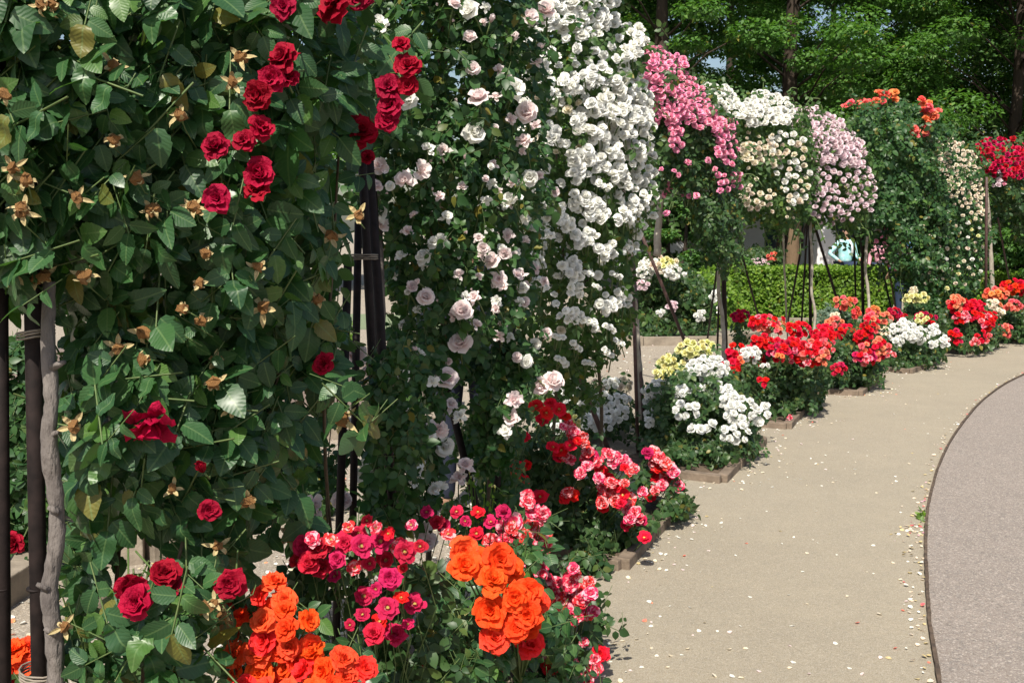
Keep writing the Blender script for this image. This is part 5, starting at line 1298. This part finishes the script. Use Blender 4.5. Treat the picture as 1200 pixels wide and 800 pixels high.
# lawn blades
n = 5000
gx = rng.uniform(0, 1, n); a_ = G(560, 387); c_ = G(1046, 372)
gp = np.stack([a_[0] + (c_[0] + 1.0 - a_[0]) * gx, rng.uniform(a_[1], c_[1], n), np.full(n, .004)], -1)
go = leaf_object('lawn_grass', 'far', gp, frames(rng.normal(0, 1, (n, 3)), np.array([0, 0, 1]) + rng.normal(0, .3, (n, 3))), rng.uniform(.03, .07, n), M['leaf_hedge'], None, (0, 0, 0))
tag(go, 'thin lawn grass in front of the clipped hedge', 'grass', kind='stuff')

# ================================================================== TREES
def tree(label, px, d, h, crown_r, z0, clumps, per, mat, lr=.16, bark='bark', lean=0, seed=1, leaf=.13, spread=(1, 1)):
    r = random.Random(seed); g = np.random.default_rng(seed)
    x = P(px, 400, d)[0]; b = np.array([x, d, 0])
    t = thing('tree', b, label, 'tree', 'tall trees behind the garden')
    tp = [b + np.array([lean * k / 6 + r.uniform(-.05, .05), r.uniform(-.05, .05), h * k / 6]) for k in range(7)]
    tp[0] = b - np.array([0, 0, .1])
    poly_tube(tp, [lr * 1.35, lr, lr * .8, lr * .6, lr * .35, lr * .12], bark, 'trunk', t, b, 12, .01, 3)
    C = []
    limb = MB()
    lr = lr * .72
    for k in range(int(clumps * (1.5 if d < 29 else 1.15))):
        z = z0 + (h - z0) * (r.random() ** .9)
        f = (z - z0) / (h - z0)
        rad = crown_r * (math.sin(math.pi * min(1, .25 + f * .7)) ** .6) * (.25 + .75 * math.sqrt(r.random()))
        a = r.uniform(0, 6.28)
        c = np.array([x + lean * f + math.cos(a) * rad * spread[0], d + math.sin(a) * rad * spread[1], z])
        C.append((c, r.uniform(.55, 1.05) * crown_r * .24))
        if k % 3 == 0:
            o_ = np.array([x + lean * f * .8, d, max(z - rad * .55, z0 * .6)])
            mid = (o_ + c) / 2 + np.array([0, 0, .1 * rad])
            limb.tube([o_, mid, c], [lr * .22, lr * .12, lr * .03], 6)
    o = limb.build('limbs', M[bark], t, b); o['kind'] = 'stuff'
    PP = []; NN = []
    for c, cr in C:
        m = int((2.6 if d < 29 else 1.3) * per * (cr / (crown_r * .2)) ** 1.5)
        v = nrm(g.normal(0, 1, (m, 3))); rr = cr * g.uniform(.3, 1, m)[:, None] ** .5
        # flat, drooping sprays
        p = c + v * rr * np.array([1.25, 1.25, .50]) + np.array([0, 0, -.12]) * (np.hypot(v[:, 0], v[:, 1])[:, None] * cr)
        PP.append(p); NN.append(v * .5 + np.array([0, 0, .9]))
    p = np.concatenate(PP); nn = np.concatenate(NN)
    Fm = frames(nn + g.normal(0, .40, nn.shape), g.normal(0, 1, nn.shape) + np.array([0, 0, -.35]))
    s = leaf * g.uniform(.6, 1.3, len(p))
    V, Fc, uv = scatter('far', p, Fm, s)
    o = link('foliage', mk_mesh('crown', V - b, Fc, [M[mat]], uv), t); o['kind'] = 'stuff'
tree('tree with a dark straight trunk just right of the white climber', 772, 23, 11, 2.6, 2.6, 60, 210, 'leaf_tree', .22, seed=3, leaf=.115)
tree('broad leafy tree with a dark trunk above the cream arch', 918, 25, 12, 3.2, 2.9, 80, 210, 'leaf_tree', .24, seed=5, leaf=.115)
tree('tree with a brown trunk standing behind the hedge and before the white building', 928, 21.5, 4.0, 1.7, 2.9, 16, 160, 'leaf_tree_dark', .15, 'bark_brown', seed=8, leaf=.11)
tree('tree with light feathery sprays above the blush arch', 1005, 28, 12, 3.2, 3.0, 66, 210, 'leaf_tree', .2, seed=11, leaf=.12)
tree('tree whose branches show sky above the orange topped arch', 1085, 30, 13, 3.4, 3.2, 62, 210, 'leaf_tree_dark', .2, seed=13, leaf=.17)
tree('large bright green tree filling the upper right corner', 1175, 24, 12, 3.4, 1.8, 110, 230, 'leaf_tree', .16, seed=17, leaf=.115)
tree('tree partly cut off by the right edge, behind the magenta rose', 1270, 25, 12, 3.2, 1.4, 80, 200, 'leaf_tree_dark', .24, seed=19, leaf=.115)
tree('far dark tree between the two nearest trunks', 848, 34, 14, 3.6, 3.2, 72, 210, 'leaf_tree_dark', .22, seed=23, leaf=.19)
tree('far dark tree seen through the leaves at the top right', 1130, 38, 14, 4, 2.0, 70, 210, 'leaf_tree_dark', .22, seed=29, leaf=.2)
tree('tree hidden behind the white climber', 690, 28, 12, 3, 2.6, 55, 180, 'leaf_tree', .22, seed=31, leaf=.18)
tree('tree hidden behind the pale pink climber', 520, 26, 12, 3, 2.6, 50, 180, 'leaf_tree_dark', .22, seed=37, leaf=.18)
tree('tree far behind the dark red climber', 260, 25, 12, 3.2, 2.4, 50, 180, 'leaf_tree', .22, seed=41, leaf=.18)
tree('far dark tree behind the blush arch', 965, 40, 14, 4.2, 3.4, 60, 210, 'leaf_tree_dark', .22, seed=43, leaf=.21)
for i, (px, d, h, rad, lab, mt) in enumerate([(1178, 20.5, 2.9, 1.1, 'dark evergreen shrub at the right, beyond the far straight cane', 'leaf_conifer'), (1225, 19.0, 3.4, 1.3, 'tall evergreen shrub cut off by the right edge', 'leaf_tree_dark'), (1120, 24, 2.8, 1.6, 'dark evergreen shrub behind the cream arch', 'leaf_conifer'),
                                       (1050, 25, 2.4, 1.2, 'dark shrub behind the pink clad person', 'leaf_tree_dark'), (800, 21, 2.2, 1.1, 'dark bush at the foot of the straight dark trunk', 'leaf_tree_dark')]):
    tree(lab, px, d, h, rad, .3, 26, 260, mt, .07, seed=60 + i, leaf=.10)
    bpy.data.objects[[o.name for o in COL.objects if o.get('label') == lab][0]]['category'] = 'shrub'
    ob_ = [o for o in COL.objects if o.get('label') == lab][0]; ob_['group'] = 'evergreen shrubs behind the garden'; ob_.name = 'evergreen_shrub'

# ================================================================== BUILDING
def building(label, px0, px1, d, h, wins):
    a = P(px0, 400, d)[0]; c = P(px1, 400, d)[0]; b = np.array([a, d, 0])
    t = thing('building', b, label, 'building', 'pale buildings beyond the trees')
    L = c - a; dep = 5.0
    mb = MB()                      # front wall with openings
    xs = [0] + [v for wv in wins for v in (wv[0], wv[0] + wv[2])] + [L]
    for i in range(0, len(xs) - 1):
        x0, x1 = xs[i], xs[i + 1]
        if x1 - x0 < .01: continue
        if i % 2 == 0: mb.box(((x0 + x1) / 2, .1, h / 2), (x1 - x0, .2, h))
        else:
            wv = wins[(i - 1) // 2]; z0, z1 = wv[1], wv[1] + wv[3]
            mb.box(((x0 + x1) / 2, .1, z0 / 2), (x1 - x0, .2, z0)); mb.box(((x0 + x1) / 2, .1, (z1 + h) / 2), (x1 - x0, .2, h - z1))
    mb.box((.1, .2 + dep / 2, h / 2), (.2, dep, h)); mb.box((L - .1, .2 + dep / 2, h / 2), (.2, dep, h)); mb.box((L / 2, dep + .3, h / 2), (L, .2, h))
    mb.build('wall', M['wall_white'], t, smooth=False)
    MB().box((L / 2, dep / 2 + .1, h + .13), (L + .8, dep + 1.2, .25)).build('roof', M['roof'], t, smooth=False)
    for (wx, wz, ww, wh) in wins:
        fr = MB(); e = .06
        fr.box((wx + e / 2, .1, wz + wh / 2), (e, .08, wh)); fr.box((wx + ww - e / 2, .1, wz + wh / 2), (e, .08, wh)); fr.box((wx + ww / 2, .098, wz + wh / 2), (e, .07, wh - .02))
        fr.box((wx + ww / 2, .102, wz + e / 2), (ww - 2 * e, .08, e)); fr.box((wx + ww / 2, .102, wz + wh - e / 2), (ww - 2 * e, .08, e))
        f = fr.build('window', M['frame'], t, smooth=False)
        MB().box((wx + ww / 2, .13, wz + wh / 2), (ww - .08, .012, wh - .08)).build('pane', M['pane'], f, smooth=False)
building('long white single storey building with dark windows beyond the hedge', 660, 1075, 33, 2.9, [(1.2, .9, 1.6, 1.1), (4.0, .9, 1.6, 1.1), (6.6, .9, 1.4, 1.1), (8.6, .9, 1.4, 1.2)])
building('pale lilac white building glimpsed at the far right between evergreens', 1140, 1290, 34, 2.7, [(1.5, .9, 1.2, 1.0)])
a_ = P(962, 400, 22.5)
mb = MB(); mb.box((0, 0, .95), (.40, .3, 1.9)); mb.box((0, 0, 1.93), (.48, .38, .06))
o = bevel(mb.build('gate_pillar', M['wall_cream'], smooth=False)); o.location = (a_[0], a_[1], 0)
tag(o, 'pale painted pillar standing left of the turquoise clad person', 'pillar')

# ================================================================== PEOPLE
def skin_part(name, verts, edges, radii, mat, parent, base, root=0, sub=2):
    me = bpy.data.meshes.new(name); me.from_pydata([tuple(v) for v in verts], edges, [])
    me.materials.append(mat)
    o = link(name, me, parent)
    m = o.modifiers.new('skin', 'SKIN'); m.use_smooth_shade = True
    sl = me.skin_vertices[0].data if me.skin_vertices else None
    if sl is None:
        me.attributes.new
    for i, r_ in enumerate(radii):
        rr = r_ if isinstance(r_, tuple) else (r_, r_)
        me.skin_vertices[0].data[i].radius = rr
        me.skin_vertices[0].data[i].use_root = (i == root)
    s = o.modifiers.new('sub', 'SUBSURF'); s.levels = sub; s.render_levels = sub
    return o
def simple(name, c): return surf_mat(name, c, tuple(v * .8 for v in c), 20, .8, .3, .003)
SK = simple('skin', (.45, .26, .18)); JN = simple('blue_denim', (.018, .032, .07)); HR = simple('black_hair', (.012, .009, .008)); NV = simple('navy_cloth', (.010, .014, .032))
def cloth_turq():
    m, nt, out = new_mat('turquoise_print'); b = nt.nodes.new('ShaderNodeBsdfPrincipled')
    f = ramp(nt, noise(nt, 11, 3), .48, .56)
    nt.links.new(mix_c(nt, f, (.30, .60, .62), (.46, .70, .72)), b.inputs['Base Color']); b.inputs['Roughness'].default_value = .8
    nt.links.new(b.outputs[0], out.inputs['Surface']); return m
TQ = cloth_turq(); PKC = simple('pink_cloth', (.62, .30, .36)); WHC = simple('white_cloth', (.78, .78, .78)); SHO = simple('shoe', (.05, .04, .04))
def person(label, px, d, H, rot, top, bottom, hair=True, pose='hip', inner=None):
    b = P(px, 400, d); b[2] = 0
    t = thing('person', b, label, 'person', 'visitors in the garden'); t.rotation_euler.z = rot
    k = H / 1.65
    def V_(x, y, z): return Vector((x * k, y * k, z * k))
    # joints (front is -Y)
    J = {'pelvis': V_(0, 0, .92), 'waist': V_(0, 0, 1.05), 'chest': V_(0, -.01, 1.22), 'neckb': V_(0, .0, 1.38), 'neck': V_(0, -.01, 1.44), 'head': V_(0, -.02, 1.54), 'crown': V_(0, -.01, 1.60),
         'shL': V_(-.17, 0, 1.34), 'shR': V_(.17, 0, 1.34), 'hipL': V_(-.085, 0, .88), 'hipR': V_(.085, 0, .88), 'knL': V_(-.10, -.02, .48), 'knR': V_(.10, -.02, .48), 'anL': V_(-.10, .02, .08), 'anR': V_(.11, .02, .08),
         'toL': V_(-.12, -.14, .03), 'toR': V_(.13, -.14, .03)}
    if pose == 'hip':
        J['elL'] = V_(-.36, .04, 1.12); J['haL'] = V_(-.18, -.04, .98); J['elR'] = V_(.24, -.02, 1.08); J['haR'] = V_(.20, -.20, 1.0)
    else:
        J['elL'] = V_(-.24, .02, 1.08); J['haL'] = V_(-.24, -.08, .86); J['elR'] = V_(.24, .02, 1.08); J['haR'] = V_(.22, -.12, .88)
    names = list(J); ix = {n_: i for i, n_ in enumerate(names)}
    rad = {'pelvis': (.135, .10), 'waist': (.115, .085), 'chest': (.14, .10), 'neckb': (.07, .06), 'neck': .048, 'head': (.076, .092), 'crown': (.06, .075), 'shL': .052, 'shR': .052, 'hipL': .085, 'hipR': .085, 'knL': .055, 'knR': .055,
           'anL': .036, 'anR': .036, 'toL': .026, 'toR': .026, 'elL': .038, 'elR': .038, 'haL': .026, 'haR': .026}
    ed = [('pelvis', 'waist'), ('waist', 'chest'), ('chest', 'neckb'), ('neckb', 'neck'), ('neck', 'head'), ('head', 'crown'), ('chest', 'shL'), ('chest', 'shR'), ('shL', 'elL'), ('shR', 'elR'), ('elL', 'haL'), ('elR', 'haR'),
          ('pelvis', 'hipL'), ('pelvis', 'hipR'), ('hipL', 'knL'), ('hipR', 'knR'), ('knL', 'anL'), ('knR', 'anR'), ('anL', 'toL'), ('anR', 'toR')]
    vs = [J[n_] for n_ in names]; es = [(ix[a], ix[b2]) for a, b2 in ed]
    sc = lambda r_, f=1.0: tuple(v * k * f for v in r_) if isinstance(r_, tuple) else r_ * k * f
    rr = [sc(rad[n_]) for n_ in names]
    for hnd, elb in (('haL', 'elL'), ('haR', 'elR')):       # palm + five fingers
        dr_ = (J[hnd] - J[elb]).normalized(); sd_ = dr_.cross(Vector((0, 0, 1))).normalized()
        palm = J[hnd] + dr_ * .07 * k; vs.append(palm); rr.append(.022 * k); pi_ = len(vs) - 1; es.append((ix[hnd], pi_))
        for q in range(4):
            f0 = palm + dr_ * .035 * k + sd_ * (q - 1.5) * .018 * k; f1 = f0 + dr_ * (.05 - .006 * abs(q - 1.4)) * k + Vector((0, 0, -.015 * k))
            vs += [f0, f1]; rr += [.008 * k, .007 * k]; n0 = len(vs); es += [(pi_, n0 - 2), (n0 - 2, n0 - 1)]
        th = J[hnd] + dr_ * .05 * k + sd_ * .045 * k; vs.append(th); rr.append(.009 * k); es.append((ix[hnd], len(vs) - 1))
    skin_part('body', vs, es, rr, SK, t, b, ix['pelvis'])
    def garment(nm, nodes, extra, mat, f):
        ii = {n_: i for i, n_ in enumerate(nodes)}
        v_ = [J[n_] for n_ in nodes]; r_ = [sc(rad[n_], f) for n_ in nodes]
        e_ = [(ii[a], ii[b2]) for a, b2 in ed if a in ii and b2 in ii]
        skin_part(nm, v_, e_, r_, mat, t, b, 0)
    garment('blouse', ['pelvis', 'waist', 'chest', 'neckb', 'shL', 'shR', 'elL', 'elR', 'haL', 'haR'], None, top, 1.22)
    garment('trousers', ['pelvis', 'hipL', 'hipR', 'knL', 'knR', 'anL', 'anR'], None, bottom, 1.18)
    for s in ('L', 'R'):
        skin_part('shoe', [J['an' + s] + Vector((0, 0, -.04)) * k, J['to' + s]], [(0, 1)], [.048 * k, .040 * k], SHO, t, b)
    hv = [J['head'] + Vector((0, .03, .05)) * k, J['head'] + Vector((0, .05, -.03)) * k, J['head'] + Vector((0, .05, -.09)) * k, J['crown'] + Vector((0, .0, .03)) * k, J['crown'] + Vector((0, -.05, .012)) * k]
    skin_part('hair', hv, [(0, 1), (1, 2), (0, 3), (3, 4)], [(.085 * k, .075 * k), (.082 * k, .06 * k), (.06 * k, .045 * k), (.07 * k, .055 * k), (.055 * k, .03 * k)], HR, t, b)
    # face: eyes, nose, mouth (small)
    fm = MB()
    fc = J['head'] + Vector((0, -.09, 0)) * k
    fm.tube([fc + Vector((0, .005, .02)) * k, fc + Vector((0, -.022, -.018)) * k, fc + Vector((0, -.004, -.028)) * k], [.006 * k, .012 * k, .008 * k], 6)
    fm.build('nose', SK, t)
    for s in (-1, 1):
        e = MB(); cc = fc + Vector((s * .03, .004, .016)) * k; e.tube([cc + Vector((-.011, 0, 0)) * k, cc + Vector((0, -.004, 0)) * k, cc + Vector((.011, 0, 0)) * k], [.002, .006, .002], 6); e.build('eye', HR, t)
        e = MB(); cc = J['head'] + Vector((s * .078, .005, -.005)) * k; e.tube([cc + Vector((0, 0, -.025)) * k, cc + Vector((s * .01, 0, 0)) * k, cc + Vector((s * .006, .004, .028)) * k], [.007, .013, .009], 6); e.build('ear', SK, t)
    e = MB(); cc = fc + Vector((0, .004, -.046)) * k; e.tube([cc + Vector((-.022, .005, 0)) * k, cc + Vector((0, -.004, 0)) * k, cc + Vector((.022, .005, 0)) * k], [.003, .007, .003], 6)
    e.build('mouth', PKC, t)
    if inner:
        skin_part('scarf', [J['neckb'] + Vector((.02, -.10, .0)) * k, J['chest'] + Vector((.05, -.14, .0)) * k, J['waist'] + Vector((.06, -.12, .05)) * k], [(0, 1), (1, 2)], [(.05 * k, .02 * k), (.045 * k, .02 * k), (.04 * k, .02 * k)], inner, t, b)
    return t
person('person in a turquoise patterned blouse and jeans, one hand on the hip, behind the hedge', 987, 19.6, 1.62, R(20), TQ, JN, inner=WHC)
person('person in a pink top behind the hedge, mostly hidden by faded pink roses', 1029, 20.2, 1.55, R(-30), PKC, JN, pose='down')
person('person in blue trousers standing behind the tall green climber before the hedge', 1057, 16.6, 1.62, R(200), simple('blue_shirt', (.10, .22, .40)), JN, pose='down')
person('person in dark navy clothes glimpsed low between the pale pink and white climbers', 546, 5.35, 1.62, R(190), NV, NV, pose='down')

# ================================================================== FALLEN PETALS
def petals(name, label, pts, mats, size, base=(0, 0, 0)):
    n = len(pts)
    tplv = np.array([(0, 0, 0), (.38, .25, .10), (.45, .7, .16), (0, 1, .10), (-.45, .7, .16), (-.38, .25, .10), (0, .55, .0)])
    tf = np.array([(0, 1, 6), (1, 2, 6), (2, 3, 6), (3, 4, 6), (4, 5, 6), (5, 0, 6)])
    Fm = frames(np.array([0, 0, 1.0]) + rng.normal(0, .22, (n, 3)), np.concatenate([rng.normal(0, 1, (n, 2)), np.zeros((n, 1))], 1))
    s = size * rng.uniform(.5, 1.25, n)
    V = np.einsum('nij,vj->nvi', Fm * s[:, None, None], tplv) + np.array(pts)[:, None, :]
    Fc = (tf[None] + (np.arange(n) * 7)[:, None, None]).reshape(-1, 3)
    uv = np.tile(np.array([(.5, 0), (1, .3), (1, .8), (.5, 1), (0, .8), (0, .3), (.5, .5)]), (n, 1))
    mi = np.repeat(rng.choice(len(mats), n, p=[m[1] for m in mats]), 6)
    o = link(name, mk_mesh(name, V.reshape(-1, 3), Fc, [m[0] for m in mats], uv, True, mi))
    tag(o, label, 'petals', kind='stuff')
PTM = [(PM['white'], .42), (PM['cream'], .30), (PM['palepink'], .16), (PM['coral'], .05), (M['hip'], .07)]
pts = []
for _ in range(560):                      # all over the path
    x = random.uniform(640, 1110); y = 415 + 385 * random.random() ** 1.0
    g = G(x, y)
    # keep left of the asphalt edge
    ex = np.interp(g[1], [p[1] for p in edge], [p[0] for p in edge])
    if g[0] < ex - .02 and random.random() < .45 + .5 * (y < 560): pts.append((g[0], g[1], .006))
chains = [[g2(*p) for p in ch] for _, ch in beds]
for ch in chains:                          # drifts along the kerbs
    for a, b2 in zip(ch[:-1], ch[1:]):
        L = np.linalg.norm(b2 - a)
        for _ in range(int(L * 48)):
            p = a + (b2 - a) * random.random(); off = abs(random.gauss(0, .13)) + .04
            dr_ = (b2 - a) / L; nn = np.array([dr_[1], -dr_[0]])
            q = p + nn * off; pts.append((q[0], q[1], .006))
petals('fallen_petals', 'fallen pale petals scattered over the sand path', pts, PTM, .019)
pts = []
for i in range(len(ec) - 1):               # against the asphalt edge
    L = np.linalg.norm(ec[i + 1] - ec[i])
    if ec[i][1] < 2.5: continue
    for _ in range(int(L * 36 * (1.4 if 3 < ec[i][1] < 6 else .6))):
        p = ec[i] + (ec[i + 1] - ec[i]) * random.random(); pts.append((p[0] - .015 - abs(random.gauss(0, .045)), p[1], .006 + random.uniform(0, .006)))
for _ in range(30):
    p = G(1080 - abs(random.gauss(0, 18)), 622 + random.gauss(0, 3)); pts.append((p[0], p[1], .007))
petals('petal_drift', 'drift of petals and debris along the asphalt edge', pts, [(PM['white'], .27), (PM['cream'], .38), (PM['coral'], .04), (M['hip'], .27), (PM['pink'], .04)], .02)
pts = []
for _ in range(2300):                      # ground behind the left arches
    x = random.uniform(-60, 700); y = random.uniform(420, 800)
    g = G(x, y); pts.append((g[0], g[1] , .003))
petals('fallen_petals', 'thick carpet of fallen petals on the ground behind the left climbers', pts, PTM, .026)
pts = [tuple(G(random.uniform(700, 1060), random.uniform(392, 440)) + np.array([0, 0, .003])) for _ in range(500)]
petals('fallen_petals', 'sparse fallen petals on the back path', pts, PTM, .03)
n = 34
gp = np.array([G(1083 + random.gauss(-2, 1.8), 607 + random.gauss(0, 4)) for _ in range(n)])
go = leaf_object('weed_tuft', 'far', gp, frames(rng.normal(0, 1, (n, 3)), np.array([0, 0, 1]) + rng.normal(0, .5, (n, 3))), rng.uniform(.02, .05, n), M['leaf_hedge'], None, (0, 0, 0))
tag(go, 'small green weed tuft against the asphalt edge', 'weed', kind='stuff')
def cap_parts(limit=300):
    for t in [o for o in COL.objects if o.type == 'EMPTY']:
        bl = [c for c in t.children if c.type == 'MESH' and c.name.split('.')[0] == 'bloom']
        if len(bl) <= limit: continue
        def px_(o): p = t.location + o.location; return o.scale[0] / max(p.y, .1)
        bl.sort(key=px_, reverse=True); rest = bl[limit:]
        bym = {}
        for o in rest: bym.setdefault(o.data.materials[0].name, []).append(o)
        V = []; F = []; U = []; MI = []; mats = []; k = 0
        for o in rest:
            me = o.data; nv = len(me.vertices)
            co = np.empty(nv * 3, np.float32); me.vertices.foreach_get('co', co); co = co.reshape(-1, 3)
            m = np.array(Matrix.LocRotScale(o.location, o.rotation_quaternion, o.scale))
            V.append(co @ m[:3, :3].T + m[:3, 3])
            uvs = np.zeros((nv, 2)); lay = me.uv_layers[0].data; li = np.empty(len(me.loops), np.int32); me.loops.foreach_get('vertex_index', li)
            uu = np.empty(len(me.loops) * 2, np.float32); lay.foreach_get('uv', uu); uvs[li] = uu.reshape(-1, 2); U.append(uvs)
            mi = []
            for mt in me.materials:
                if mt.name not in mats: mats.append(mt.name)
                mi.append(mats.index(mt.name))
            for p in me.polygons: F.append(tuple(k + v for v in p.vertices)); MI.append(mi[p.material_index])
            k += nv
        me = mk_mesh('blooms', np.concatenate(V), F, [bpy.data.materials[m] for m in mats], np.concatenate(U), True, MI)
        n_ = link('blooms', me, t); n_['kind'] = 'stuff'
        for o in rest: bpy.data.objects.remove(o)
        print('capped', t['label'], len(bl))
cap_parts()
print('objects', len(COL.objects), 'tris', sum(len(m.loops) - 2 * len(m.polygons) for m in bpy.data.meshes))
